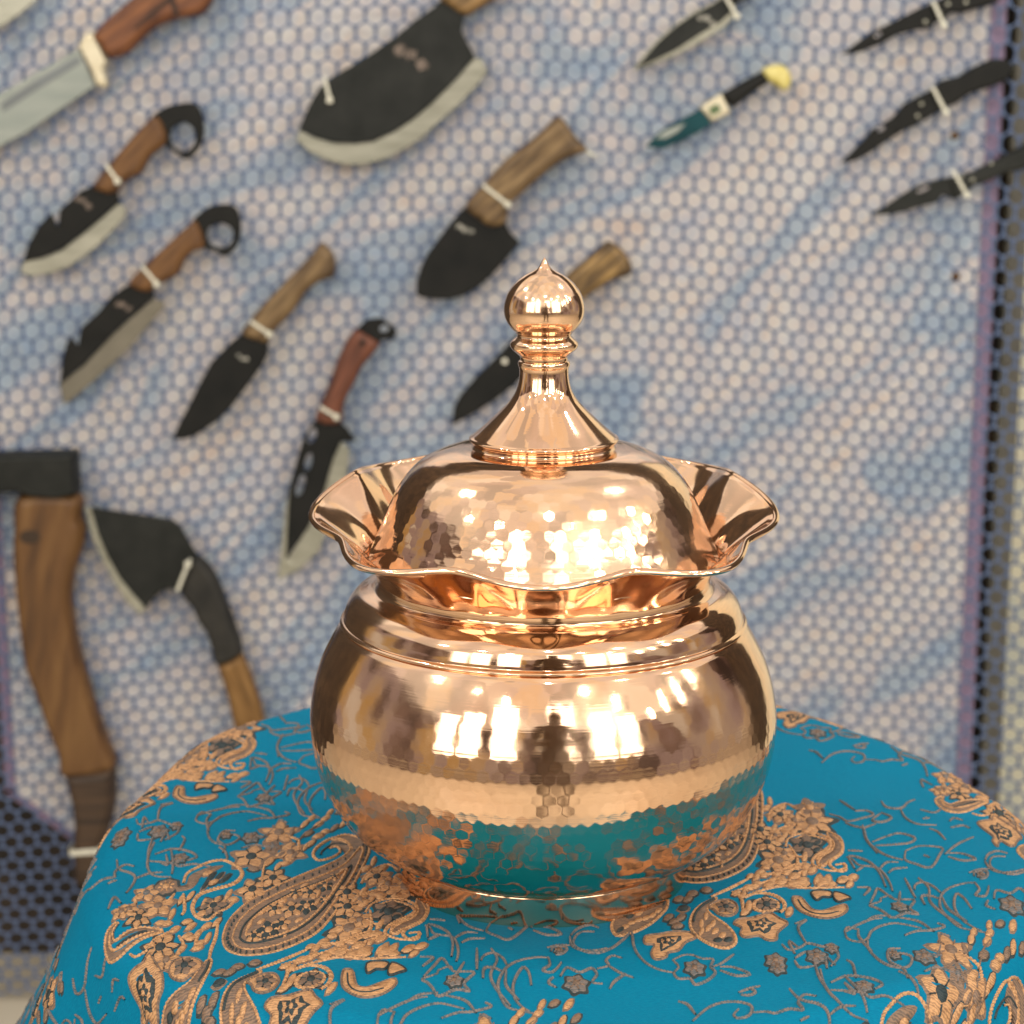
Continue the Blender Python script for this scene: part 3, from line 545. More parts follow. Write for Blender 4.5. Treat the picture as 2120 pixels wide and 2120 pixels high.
def emit(elems, xf, name):
    V = []; F = []; FM = []
    U = []; H = []
    def add(pts, hs):
        b0 = len(U); U.extend(pts); H.extend(hs); return b0
    for n_e, e in enumerate(elems):
        dh = (n_e * 7 % 41) * 4e-6          # no two pieces lie at exactly the same height
        if e[0] == 'line':
            _, pts, wd, m_, h, sm = e; h += dh
            if len(pts) < 2: continue
            p = np.array([xf(q_) for q_ in (catmull(pts, 5) if sm else pts)])
            sl = np.concatenate([[0], np.cumsum(np.linalg.norm(np.diff(p, axis=0), axis=1))])
            st_ = .00042 if m_ == GR else .0006
            if sl[-1] > st_ * 3:
                nn_ = int(sl[-1] / st_); tt_ = np.linspace(0, sl[-1], nn_); p = np.stack([np.interp(tt_, sl, p[:, 0]), np.interp(tt_, sl, p[:, 1])], 1)
            rad = np.linalg.norm(p.mean(0) - TC)
            if rad > 0.47: continue
            t = np.gradient(p, axis=0); t /= np.linalg.norm(t, axis=1, keepdims=True) + 1e-9
            nn = np.stack([-t[:, 1], t[:, 0]], 1)
            k = len(p); tp = np.ones(k)
            if m_ in (GR, O): tp = (0.75 + 0.35 * np.sin(np.linspace(0, 1, k) * PI)) * (1 + 0.28 * np.sin(np.arange(k) * 2.1))
            wv = (wd / 2 * tp)[:, None]
            rows = [p - nn * wv, p - nn * wv * .45, p + nn * wv * .45, p + nn * wv]
            hs = [np.full(k, .00002), h * tp, h * tp * .8, np.full(k, .00002)]
            b0 = add(np.concatenate(rows).tolist(), np.concatenate(hs).tolist())
            for r_ in range(3):
                for i in range(k - 1):
                    F.append([b0 + r_ * k + i, b0 + r_ * k + i + 1, b0 + (r_ + 1) * k + i + 1, b0 + (r_ + 1) * k + i][::-1]); FM.append(m_)
        else:
            _, pts, m_, h = e; h += dh
            p = [xf(q_) for q_ in pts]
            if np.linalg.norm(np.mean(p, 0) - TC) > 0.47: continue
            tri = tessellate_polygon([[Vector((a[0], a[1], 0)) for a in p]])
            c = np.mean(p, 0); k = len(p)
            b0 = add([list(a) for a in p] + [list(c + (np.array(a) - c) * .86) for a in p], [.00002] * k + [h] * k)
            ar = sum(p[i][0] * p[(i + 1) % k][1] - p[(i + 1) % k][0] * p[i][1] for i in range(k))
            for i in range(k):
                j = (i + 1) % k; q4 = [b0 + i, b0 + j, b0 + k + j, b0 + k + i]
                F.append(q4 if ar > 0 else q4[::-1]); FM.append(m_)
            for t_ in tri:
                a_, b_, c_ = [p[i] for i in t_]
                s_ = (b_[0] - a_[0]) * (c_[1] - a_[1]) - (c_[0] - a_[0]) * (b_[1] - a_[1])
                f3 = [b0 + k + i for i in t_]; F.append(f3 if s_ > 0 else f3[::-1]); FM.append(m_)
    if not F: return None
    U = np.array(U); V = cloth_n(U[:, 0], U[:, 1], np.array(H) * 1.0)
    return mesh_obj(name, V, F, THREADS, tcl, True, FM)
for i in range(-3, 4):
    for j in range(-2, 3):
        sh = i * V1 + j * V2
        o = emit(MOTIF, lambda p, s_=sh: np.array(p) + s_, 'paisley_motif')
        if o: tag(o, kind='stuff')
        o = emit(VINE, lambda p, s_=sh: np.array(p) + s_, 'vine_scroll')
        if o: tag(o, kind='stuff')

o = emit(DRAPE, lambda p: np.array(p), 'paisley_motif'); tag(o, kind='stuff')

# ------------------------------------------------------------------ copper pot
ZP = T + 0.0019
def hammer(pitch, s_arr, r_mid, strength, mask, seed):
    rng = np.random.RandomState(seed); nc = int(round(2 * PI * r_mid / pitch)); rows = int(np.ceil(s_arr[-1] / (pitch * .86))) + 2
    jt = rng.uniform(-.14, .14, (rows, nc)); js = rng.uniform(-.10, .10, (rows, nc)); jd = rng.uniform(0.65, 1.35, (rows, nc)); tx = rng.normal(0, 1, (rows, nc)); ty = rng.normal(0, 1, (rows, nc))
    def fn(rr, zz, tt):
        s = np.repeat(s_arr[:, None], rr.shape[1], 1); num = np.zeros(rr.shape); den = np.zeros(rr.shape) + 1e-30
        row0 = np.floor(s / (pitch * .86)).astype(int); dth = 2 * PI / nc; kk = 1 / (0.085 * pitch ** 2)
        for dr in (-1, 0, 1, 2):
            row = np.clip(row0 + dr, 0, rows - 1); base = tt / dth - 0.5 * (row % 2)
            for dc in (-1, 0, 1, 2):
                c = np.floor(base).astype(int) + dc; ci = np.mod(c, nc)
                ang = (c + 0.5 * (row % 2) + jt[row, ci]) * dth; sc_ = (row + js[row, ci]) * pitch * .86
                du = (tt - ang) * r_mid * np.minimum(1.0, 0.35 + 0.65 * rr / r_mid); dv = s - sc_
                d2 = du * du + dv * dv; wt = np.exp(-kk * d2)
                num += wt * (d2 * jd[row, ci] * strength + 0.007 * strength / 10 * (du * tx[row, ci] + dv * ty[row, ci])); den += wt
        return rr + num / den * mask(s), zz
    return fn
def arclen(pr):
    pr = np.array(pr); return np.concatenate([[0], np.cumsum(np.linalg.norm(np.diff(pr, axis=0), axis=1))])
def resample(pr, n):
    pr = np.array(pr); s = arclen(pr); t = np.linspace(0, s[-1], n); return np.stack([np.interp(t, s, pr[:, 0]), np.interp(t, s, pr[:, 1])], 1)
def fit(pr, z0): return pr

pot = thing('copper_pot', (0, 0, ZP), 'hammered polished copper pot with round belly and scalloped rim standing on turquoise cloth', 'pot')
belly = resample(catmull(prof([(416, 1284), (424, 1294), (440, 1322), (459, 1362), (472, 1405), (479, 1450), (480, 1482), (475, 1530), (462, 1580), (439, 1630), (404, 1677), (360, 1713), (322, 1733), (290, 1743)]), 10), 230)
sb = arclen(belly)
revolve('belly', belly, 1100, M_COPPER, pot, disp=hammer(0.0051, sb, 0.100, 9.0, lambda s: np.clip(0.22 + 1.1 * (s - 0.028) / 0.03, 0.16, 1.0) * np.clip(s / .006, 0, 1) * np.clip((sb[-1] - s) / .006, 0, 1), 3))
foot = prof([(290, 1743), (289, 1744.5), (292.5, 1746)]) + catmull(prof([(294, 1747.5), (294.5, 1760), (295, 1780), (296, 1800), (295, 1806)]), 6)
foot = [tuple(p) for p in foot] + [(foot[-1][0] - 0.002, ZP), (foot[-1][0] - 0.006, ZP)]
revolve('foot', foot, 256, M_COPPER, pot)
sh = catmull(prof([(343, 1196), (344, 1204), (352, 1210), (368, 1214), (386, 1222), (402, 1240), (410, 1260), (412, 1272)]), 8) + catmull(prof([(412, 1272), (417, 1274), (420, 1278), (417, 1282), (414, 1283), (416, 1284)]), 6)[1:]
revolve('shoulder', sh, 256, M_COPPER, pot)
LOBES = 8
def smooth01(x): x = np.clip(x, 0, 1); return x * x * (3 - 2 * x)
def rim_disp(rr, zz, tt):
    z0, z1 = rim_lo, rim_hi; t = np.clip((zz - z0) / (z1 - z0), 0, 1); c = 0.5 * np.cos(LOBES * tt) + 0.5 * (2 * np.sqrt(np.cos(LOBES / 2 * tt) ** 2 + .02) - 1.02)
    return rr * (1 + 0.046 * t ** 1.5 * c), zz - 0.0017 * t ** 1.3 * c + 0.0022 * t * (1 - t) * np.cos(24 * tt + 1.5 * np.sin(3 * tt)) + 0.0150 * t ** 1.2 * smooth01((np.degrees(np.arccos(np.clip(np.cos(tt), -1, 1))) - 58) / 62)
ro = catmull(prof([(343, 1197), (345, 1186), (358, 1166), (382, 1143), (414, 1120), (442, 1103), (458, 1094)]), 8)
ri = [(p[0] - 0.0010, p[1] + 0.0010) for p in ro][::-1]
rim_lo, rim_hi = ro[0][1], ro[-1][1]
rimo = revolve('scalloped_rim', [tuple(p) for p in ro] + [(ro[-1][0] + .0004, ro[-1][1] + .0006)] + ri, 540, M_COPPER, pot, disp=rim_disp)
cr, cz = ro[-1]
lip = [(cr + .0014 * math.cos(a), cz + .0005 + .0014 * math.sin(a)) for a in np.linspace(0, 2 * PI, 11)]
revolve('rolled_lip', lip, 540, M_COPPER, rimo, disp=rim_disp)

# lid
zl = float(prof([(364, 1155)])[0][1])
lid = thing('pot_lid', (0, 0, zl), 'domed copper lid with tall flared neck and pointed ball finial resting in the pot rim', 'lid')
dome = resample(catmull(prof([(150, 925), (168, 927), (192, 930), (222, 939), (255, 956), (284, 983), (307, 1018), (325, 1058), (337, 1088), (349, 1114), (359, 1138), (364, 1155)]), 10), 150)
sd = arclen(dome)
revolve('dome', dome, 1000, M_COPPER, lid, disp=hammer(0.0047, sd, 0.066, 6.0, lambda s: np.clip((s - 0.012) / .02, 0, 1) * np.clip((sd[-1] - s) / .004, 0, 1), 5))
neck = catmull(prof([(49, 745), (53, 748), (54, 754), (51, 766), (53, 790), (60, 812), (75, 834), (98, 857), (127, 884), (149, 902)]), 8) + catmull(prof([(149, 902), (154, 905), (155, 908), (152, 912), (148, 915), (147, 921), (150, 925)]), 6)[1:]
revolve('neck', neck, 256, M_COPPER, lid)
fin = catmull(prof([(0.6, 533), (4, 538), (8, 546), (14, 555), (24, 561), (40, 569), (58, 583), (74, 603), (82, 624), (84, 643), (80, 661), (70, 677), (60, 687)]), 8)
revolve('finial', fin, 128, M_COPPER, lid)
revolve('collar', catmull(prof([(60, 687), (56, 694), (60, 699), (68, 706), (71, 713), (67, 722), (57, 731), (50, 738), (49, 745)]), 8), 128, M_COPPER, lid)

# ------------------------------------------------------------------ knives and axes tied to the net
M_BLACK = noisy('blackened_steel', [(0.3, (0.006, 0.007, 0.007)), (0.7, (0.015, 0.015, 0.014))], 40, rough=0.6, metal=0.5, bump=0.15, rvar=.08)
M_GREYB = noisy('dark_coated_steel', [(0.3, (0.012, 0.014, 0.013)), (0.7, (0.026, 0.028, 0.026))], 40, rough=0.55, metal=0.5)
M_STEEL = noisy('ground_steel', [(0.3, (0.33, 0.33, 0.27)), (0.7, (0.46, 0.455, 0.38))], 25, rough=0.36, metal=0.65, stretch=(1, 1, 6), rvar=.1)
M_STEELD = noisy('dull_steel', [(0.3, (0.17, 0.155, 0.12)), (0.7, (0.23, 0.21, 0.165))], 25, rough=0.5, metal=0.3)
M_STEELB = noisy('bright_steel', [(0.3, (0.27, 0.31, 0.29)), (0.7, (0.37, 0.40, 0.37))], 14, rough=0.45, metal=0.4, stretch=(1, 1, 5))
M_GROOVE = mat('fuller_shade', (0.20, 0.22, 0.23), 0.45, 0.7)
M_BRASS = noisy('pale_brass', [(0.3, (0.62, 0.54, 0.36)), (0.7, (0.78, 0.72, 0.55))], 30, rough=0.4, metal=0.4)
M_ZIP = noisy('nylon_tie', [(0.3, (0.70, 0.69, 0.58)), (0.7, (0.80, 0.79, 0.68))], 60, rough=0.45)
M_MARK = noisy('etched_mark', [(0.4, (0.10, 0.075, 0.06)), (0.6, (0.22, 0.17, 0.14))], 200, rough=0.5)
M_MARKL = noisy('bright_etched_mark', [(0.4, (0.16, 0.16, 0.14)), (0.6, (0.40, 0.39, 0.34))], 200, rough=0.5)
M_YEL = noisy('yellow_resin', [(0.3, (0.62, 0.52, 0.13)), (0.7, (0.80, 0.72, 0.30))], 90, rough=0.35)
M_TEAL = noisy('teal_steel', [(0.3, (0.006, 0.045, 0.06)), (0.7, (0.02, 0.10, 0.12))], 30, rough=0.25, metal=0.6)
M_WRAP = noisy('leather_wrap', [(0.35, (0.030, 0.017, 0.010)), (0.6, (0.075, 0.042, 0.022))], 6, rough=0.6, stretch=(1, 1, 22), bump=.6, bscale=14)
M_WRAPK = noisy('black_wrap', [(0.35, (0.010, 0.010, 0.009)), (0.6, (0.026, 0.024, 0.020))], 40, rough=0.7, bump=.4)

def slab(name, px, d0, d1, material, root, holes=(), rnd=0.0, smooth=0, bev=0.0008):
    """outline traced on the net's plane, given real thickness from d0 to d1 in front of the net;
    the height falls off towards the outline over rnd (rounded handles) or bev (small chamfer)"""
    Y = YN - d1; th = d1 - d0; off = np.array(root['_o'])
    loops = []
    for lp in [px] + list(holes):
        pts = [np.array(p, float) for p in lp]
        if smooth: pts = catmull(pts, smooth, True)
        q = [ony(p[0], p[1], Y) for p in pts]; loops.append(np.array([(a[0], a[2]) for a in q]))
    P2 = []; E2_ = []
    step = max(0.0016, rnd * .28) if rnd else None
    for lp in loops:
        dn = []
        for a, b in zip(lp, np.roll(lp, -1, 0)):
            n_ = max(1, int(np.linalg.norm(b - a) / (step * 1.3))) if rnd else 1
            dn += [a + (b - a) * t / n_ for t in range(n_)]
        b0 = len(P2); P2 += dn; E2_ += [(b0 + i, b0 + (i + 1) % len(dn)) for i in range(len(dn))]
    nb = len(P2); A = np.array([P2[e[0]] for e in E2_]); B = np.array([P2[e[1]] for e in E2_])
    def dist(q):
        q = np.atleast_2d(q)[:, None, :]; ab = (B - A)[None]; t = np.clip(((q - A) * ab).sum(-1) / ((ab ** 2).sum(-1) + 1e-15), 0, 1)
        return np.sqrt((((A + t[..., None] * ab) - q) ** 2).sum(-1)).min(1)
    def inside(q):
        q = np.atleast_2d(q); c = np.zeros(len(q), int)
        for a, b in zip(A, B):
            cond = (a[1] > q[:, 1]) != (b[1] > q[:, 1])
            xx = a[0] + (q[:, 1] - a[1]) / (b[1] - a[1] + 1e-15) * (b[0] - a[0]); c += (cond & (q[:, 0] < xx))
        return c % 2 == 1
    inner = []
    if rnd:
        lo = np.min(loops[0], 0); hi = np.max(loops[0], 0)
        gx, gz = np.meshgrid(np.arange(lo[0], hi[0], step), np.arange(lo[1], hi[1], step)); gx = gx + (np.arange(gz.shape[0]) % 2)[:, None] * step * .5
        g = np.stack([gx.ravel(), gz.ravel()], 1); g = g[inside(g)]; g = g[dist(g) > step * .45]; inner = list(g)
    else:
        for lp in loops:           # a ring of points just inside each outline carries the chamfer
            n_ = len(lp)
            for i in range(n_):
                t1 = lp[i] - lp[i - 1]; t2 = lp[(i + 1) % n_] - lp[i]; t1 = t1 / (np.linalg.norm(t1) + 1e-12); t2 = t2 / (np.linalg.norm(t2) + 1e-12)
                m_ = np.array([-(t1 + t2)[1], (t1 + t2)[0]]); m_ = m_ / (np.linalg.norm(m_) + 1e-9)
                for sg in (1, -1):
                    q = lp[i] + sg * m_ * bev * 1.2
                    if inside(q)[0] and dist(q)[0] > bev * .7: inner.append(q); break
    from mathutils.geometry import delaunay_2d_cdt
    vv, ee, ff, ov, oe, of = delaunay_2d_cdt([Vector(p) for p in P2] + [Vector(p) for p in inner], E2_, [], 0, 1e-7)
    pts = np.array([(v.x, v.y) for v in vv]); cen = np.array([pts[list(f)].mean(0) for f in ff]); keep = inside(cen)
    d = dist(pts); n_ = len(pts)
    if rnd: h = th * (0.45 + 0.55 * np.sqrt(np.clip(1 - (1 - np.minimum(d / rnd, 1)) ** 2, 0, 1)))
    else: h = th - bev * (1 - np.minimum(d / (bev * .9), 1))
    V = [(p[0], YN - d0 - hh, p[1]) for p, hh in zip(pts, h)] + [(p[0], YN - d0, p[1]) for p in pts]; F = []; cnt = {}
    for f, k_ in zip(ff, keep):
        if not k_: continue
        a, b, c = f; ar = (pts[b][0] - pts[a][0]) * (pts[c][1] - pts[a][1]) - (pts[c][0] - pts[a][0]) * (pts[b][1] - pts[a][1])
        if ar < 0: a, b, c = a, c, b
        F.append([a, b, c]); F.append([n_ + c, n_ + b, n_ + a])
        for e in ((a, b), (b, c), (c, a)): cnt[e] = 1
    for (a, b) in list(cnt):
        if (b, a) not in cnt: F.append([b, a, n_ + a, n_ + b])
    sup = SUBPART.get(name)
    if sup:
        hit = [c for c in root.children if c.name.split('.')[0] == sup]
        if hit: root = hit[0]
    o = mesh_obj(name, V, F, material, root)
    if rnd:
        me = o.data; sm = np.array([len(p.vertices) == 3 for p in me.polygons]); me.polygons.foreach_set('use_smooth', sm); me.update()
    return o
SUBPART = {'rivet': 'handle', 'fuller': 'blade', 'handle_seam': 'handle', 'wood_knot': 'handle', 'bolster_inlay': 'bolster', 'blade_flat': 'blade', 'ground_edge': 'blade', 'etched_emblem': 'blade'}
def oval(cx, cy, rx, ry, a=0.0, n=14):
    return [(cx + rx * math.cos(t) * math.cos(a) - ry * math.sin(t) * math.sin(a), cy + rx * math.cos(t) * math.sin(a) + ry * math.sin(t) * math.cos(a)) for t in np.linspace(0, 2 * PI, n, endpoint=False)]
def knife(name, c, label, cat='knife', group=None):
    q = ony(c[0], c[1], YN); return thing(name, (q[0], YN, q[2]), label, cat, group)
def ribbon_path(name, pts, nrm_w, thick, material, parent):
    """flat strap through 3D points; nrm_w = half width vector"""
    pts = [np.array(p, float) for p in pts]; w_ = np.array(nrm_w); V = []; F = []
    n = len(pts); tang = [pts[min(i + 1, n - 1)] - pts[max(i - 1, 0)] for i in range(n)]
    for i, p in enumerate(pts):
        t = tang[i] / (np.linalg.norm(tang[i]) + 1e-9); u = np.cross(t, w_ / np.linalg.norm(w_)); u = u / (np.linalg.norm(u) + 1e-9) * thick / 2
        V += [p - w_ - u, p + w_ - u, p + w_ + u, p - w_ + u]
    for i in range(n - 1):
        for k in range(4): F.append([i * 4 + k, i * 4 + (k + 1) % 4, (i + 1) * 4 + (k + 1) % 4, (i + 1) * 4 + k])
    F += [[3, 2, 1, 0], [4 * (n - 1) + k for k in range(4)]]
    return mesh_obj(name, V, F, material, parent)
def zip_tie(a, b, d, label, head=True, wd=0.0017):
    Y = YN - d - 0.0012; p = ony(a[0], a[1], Y); q = ony(b[0], b[1], Y)
    r = thing('zip_tie', ((p[0] + q[0]) / 2, YN, (p[2] + q[2]) / 2), label, 'zip tie', 'white nylon ties holding the knives')
    dr = q - p; ln = np.linalg.norm(dr); dr /= ln; w_ = np.cross(dr, (0, 1, 0)) * wd
    back = np.array([0, d * 0.9, 0]); e = dr * min(.003, ln * .2)
    st = ribbon_path('strap', [p + back, p + back * .35 - e * .1, p + e * .6, p + e * 1.6, q - e * 1.6, q - e * .6, q + back * .35 + e * .1, q + back], w_, 0.0013, M_ZIP, r)
    if head:
        h = q - dr * .0025; s = .0032
        box('lock_head', (h[0] - s, Y - .0042, h[2] - s), (h[0] + s, Y - .0004, h[2] + s), M_ZIP, st, .0008)
    return r
def emblem(cx, cy, s, d, root, material, seed=0):
    rng = random.Random(seed)
    for k in range(3):
        x = cx + (k - 1) * s * .55; y = cy + (k - 1) * s * .25 + rng.uniform(-.2, .2) * s
        slab('etched_emblem', [(x + s * .42 * math.cos(a) * rng.uniform(.55, 1), y + s * .36 * math.sin(a) * rng.uniform(.5, 1)) for a in np.linspace(0, 2 * PI, 10)[:-1]], d - .0003, d + .0002, material, root, bev=.0001)
deg = math.radians
BRN = ((0.062, 0.024, 0.008), (0.135, 0.058, 0.015), (0.20, 0.092, 0.026))
WAL = ((0.060, 0.034, 0.014), (0.155, 0.094, 0.040), (0.28, 0.185, 0.085))
OLV = ((0.10, 0.055, 0.018), (0.20, 0.118, 0.042), (0.34, 0.20, 0.075))

# pale blade corner at the very top left
k = knife('pale_knife', (20, 20), 'pale steel blade corner above the big machete')
slab('blade', [(-45, -45), (90, -14), (36, 33), (4, 54), (-45, 78)], .004, .008, M_STEEL, k)
# machete
k = knife('machete', (150, 130), 'big bright steel machete with brown handle and cream bolster')
slab('blade', [(163, 101), (197, 178), (127, 225), (54, 275), (0, 303), (-95, 352), (-95, 252), (0, 194), (90, 142)], .006, .011, M_STEELB, k)
slab('fuller', [(160, 116), (168, 130), (90, 178), (6, 232), (2, 214), (70, 168)], .0109, .0114, M_GROOVE, k, bev=.0002)
slab('bolster', [(174, 69), (192, 66), (221, 127), (214, 145), (223, 174), (217, 185), (196, 176), (186, 145), (159, 94)], .002, .016, M_BRASS, k, rnd=.003)
slab('handle', [(192, 67), (270, -4), (345, -62), (446, -62), (424, 22), (366, 38), (319, 56), (279, 92), (261, 109), (225, 120), (203, 94)], 0, .021, wood('red_brown_wood', (0.07, 0.022, 0.010), (0.17, 0.058, 0.020), (0.25, 0.095, 0.032), deg(-35)), k, rnd=.008, smooth=4)
slab('handle_seam', [(318, 18), (336, 4), (352, -12), (360, -8), (372, 34), (364, 34), (350, 4), (322, 26), (280, 62), (276, 58)], .0205, .0214, mat('seam_dark', (0.03, .012, .006), .6), k, bev=.0002)
# ring knives
W1 = wood('brown_handle_wood', *BRN, deg(-48))
k = knife('ring_knife', (235, 390), 'ring pommel knife with curved belly blade and a gut hook notch')
slab('blade', [(185, 388), (167, 395), (123, 435), (120, 476), (106, 441), (80, 467), (58, 507), (47, 543), (91, 533), (127, 518), (174, 482), (217, 446), (246, 420), (243, 395), (215, 370)], .008, .012, M_BLACK, k)
slab('ground_edge', [(47, 542), (42, 565), (65, 572), (109, 565), (145, 551), (196, 514), (236, 475), (261, 446), (259, 428), (246, 421), (217, 447), (174, 483), (127, 519), (91, 534)], .0085, .0112, M_STEEL, k)
slab('handle', [(188, 388), (217, 348), (254, 304), (290, 264), (319, 240), (336, 257), (344, 290), (326, 312), (308, 326), (290, 359), (268, 370), (250, 384), (239, 399), (221, 404), (203, 397)], 0, .019, W1, k, rnd=.007, smooth=4)
slab('ring_pommel', [(313, 245), (337, 225), (362, 216), (402, 214), (417, 236), (422, 272), (415, 301), (399, 322), (384, 330), (366, 319), (344, 301), (335, 275)], .006, .012, M_BLACK, k, holes=[oval(378, 284, 27, 30)], smooth=4, bev=.0012)
emblem(172, 420, 22, .012, k, M_MARK, 1)
zip_tie((219, 341), (247, 379), .019, 'white zip tie on the handle of the gut hook ring knife')
k = knife('ring_knife', (310, 600), 'ring pommel knife with straight cleaver edge and notched spine')
slab('blade', [(264, 590), (232, 612), (203, 647), (168, 678), (161, 716), (145, 696), (136, 716), (129, 745), (124, 796), (174, 756), (232, 694), (275, 654), (319, 618), (317, 604), (295, 580)], .008, .012, M_BLACK, k)
slab('ground_edge', [(124, 796), (132, 839), (152, 825), (203, 781), (268, 720), (337, 640), (341, 625), (319, 619), (275, 655), (232, 695), (174, 757)], .0085, .0112, M_STEELD, k)
slab('handle', [(264, 587), (301, 547), (348, 504), (384, 471), (404, 457), (419, 486), (421, 514), (399, 522), (380, 540), (366, 569), (348, 580), (319, 598), (308, 607), (283, 603)], 0, .019, W1, k, rnd=.007, smooth=4)
slab('ring_pommel', [(398, 460), (424, 433), (453, 424), (482, 426), (495, 446), (498, 482), (489, 511), (467, 531), (446, 522), (424, 513), (415, 486)], .006, .012, M_BLACK, k, holes=[oval(455, 488, 28, 26)], smooth=4, bev=.0012)
emblem(255, 632, 20, .012, k, M_MARK, 2)
zip_tie((293, 551), (328, 591), .019, 'white zip tie on the handle of the cleaver edged ring knife')
# drop point knife
k = knife('hunting_knife', (530, 700), 'black drop point hunting knife with walnut handle hooked at its end')
slab('blade', [(500, 691), (475, 712), (438, 749), (420, 781), (391, 839), (370, 879), (357, 908), (377, 910), (402, 903), (449, 872), (482, 839), (514, 796), (543, 756), (554, 734), (555, 709), (530, 680)], .008, .012, M_BLACK, k)
slab('handle', [(525, 652), (565, 609), (616, 558), (649, 522), (663, 505), (685, 525), (692, 551), (687, 576), (663, 583), (630, 609), (609, 641), (583, 670), (564, 690), (553, 711), (525, 707), (498, 692), (512, 669)], 0, .019, wood('walnut', *WAL, deg(-48)), k, rnd=.0075, smooth=4)
emblem(502, 742, 15, .012, k, M_MARKL, 3)
zip_tie((518, 665), (562, 694), .019, 'white zip tie on the walnut handle of the drop point knife')
# bowie with slots
k = knife('slotted_knife', (690, 880), 'slotted black bowie knife with red brown handle and pierced pommel')
slab('steel_edge', [(600, 1003), (590, 1060), (575, 1200), (620, 1180), (660, 1140), (684, 1080), (716, 1000), (724, 930), (706, 915), (690, 950), (672, 1015), (640, 1090), (594, 1160), (597, 1060)], .008, .0112, M_STEEL, k)
slab('blade', [(656, 866), (631, 900), (620, 933), (600, 1005), (596, 1060), (592, 1160), (640, 1090), (672, 1015), (690, 950), (706, 915), (737, 913), (720, 890), (700, 870)], .0075, .012, M_BLACK, k,
     holes=[oval(646, 903, 8, 17, .35), oval(638, 957, 7, 20, .25), oval(622, 1005, 8, 24, .3)])
slab('handle', [(740, 684), (775, 703), (783, 719), (748, 763), (732, 796), (710, 840), (703, 880), (653, 875), (663, 835), (680, 796), (693, 758), (707, 725), (723, 697)], 0, .019, wood('rosewood', (0.055, 0.018, 0.010), (0.13, 0.040, 0.020), (0.21, 0.07, 0.035), deg(-65)), k, rnd=.007, smooth=4)
slab('pommel', [(730, 690), (759, 662), (787, 659), (814, 676), (822, 689), (814, 703), (792, 703), (781, 713), (760, 700)], .006, .013, M_BLACK, k, holes=[oval(795, 681, 10, 8, -.5)], bev=.001)
slab('rivet', oval(751, 711, 6, 6), .0185, .0196, M_BLACK, k, bev=.0003)
slab('rivet', oval(682, 858, 6, 6), .0185, .0196, M_BLACK, k, bev=.0003)
zip_tie((663, 843), (701, 865), .019, 'white zip tie on the handle of the slotted bowie knife')
# axe
k = knife('axe', (90, 1200), 'long handled black axe with dark bound grip at the left edge', 'axe')
slab('handle', [(35, 1030), (23, 1105), (21, 1151), (26, 1226), (35, 1310), (47, 1389), (70, 1450), (93, 1515), (116, 1571), (128, 1616), (231, 1600), (219, 1547), (200, 1496), (179, 1426), (161, 1361), (149, 1305), (142, 1240), (149, 1189), (163, 1142), (169, 1100), (161, 1077), (155, 1028)],
     .0, .028, noisy('axe_wood', [(0.28, (0.060, 0.026, 0.009)), (0.5, (0.135, 0.062, 0.018)), (0.75, (0.205, 0.105, 0.034))], 7, rough=.45, stretch=(9, 9, 1.3), rot=(0, deg(-10), 0), bump=.2), k, rnd=.011, smooth=3)
slab('axe_head', [(-110, 948), (0, 944), (151, 940), (156, 1028), (116, 1037), (61, 1033), (33, 1023), (0, 1023), (-110, 1050)], -.002, .032, M_GREYB, k, rnd=.004)
slab('grip_wrap', [(125, 1608), (231, 1594), (233, 1664), (224, 1715), (205, 1765), (198, 1840), (150, 1840), (146, 1765), (149, 1715), (142, 1668), (133, 1627)], -.0005, .0295, M_WRAP, k, rnd=.011)
slab('wood_knot', oval(62, 1112, 22, 15), .0275, .0283, mat('knot', (0.035, 0.018, 0.008), .5), k, bev=.0002)
zip_tie((142, 1767), (206, 1762), .0295, 'white zip tie around the bound grip of the long axe', wd=.003)
# cleaver axe with wrapped neck
k = knife('hatchet', (400, 1200), 'broad black hatchet blade with wrapped curved neck and yellow wood handle', 'hatchet')
slab('blade', [(188, 1052), (354, 1077), (373, 1091), (396, 1133), (412, 1155), (395, 1185), (373, 1226), (354, 1219), (335, 1224), (317, 1240), (303, 1261), (275, 1230), (247, 1195), (222, 1150), (203, 1105)], .006, .013, M_GREYB, k)
slab('ground_edge', [(176, 1047), (186, 1096), (205, 1147), (233, 1200), (261, 1245), (289, 1273), (302, 1262), (275, 1231), (247, 1196), (222, 1151), (203, 1106), (188, 1053)], .0068, .0122, M_STEEL, k)
slab('neck_wrap', [(396, 1165), (412, 1160), (438, 1189), (456, 1226), (470, 1263), (484, 1305), (498, 1359), (447, 1384), (435, 1347), (424, 1315), (405, 1287), (396, 1263), (371, 1228)], 0, .022, M_WRAPK, k, rnd=.007, smooth=2)
slab('handle', [(447, 1382), (497, 1358), (517, 1403), (536, 1459), (550, 1520), (580, 1610), (510, 1630), (480, 1500), (470, 1454), (459, 1417)], .001, .021, wood('yellow_wood', (0.12, 0.058, 0.014), (0.20, 0.10, 0.026), (0.27, 0.145, 0.045), deg(68)), k, rnd=.007)
zip_tie((366, 1226), (391, 1163), .022, 'white zip tie round the wrapped neck of the hatchet')
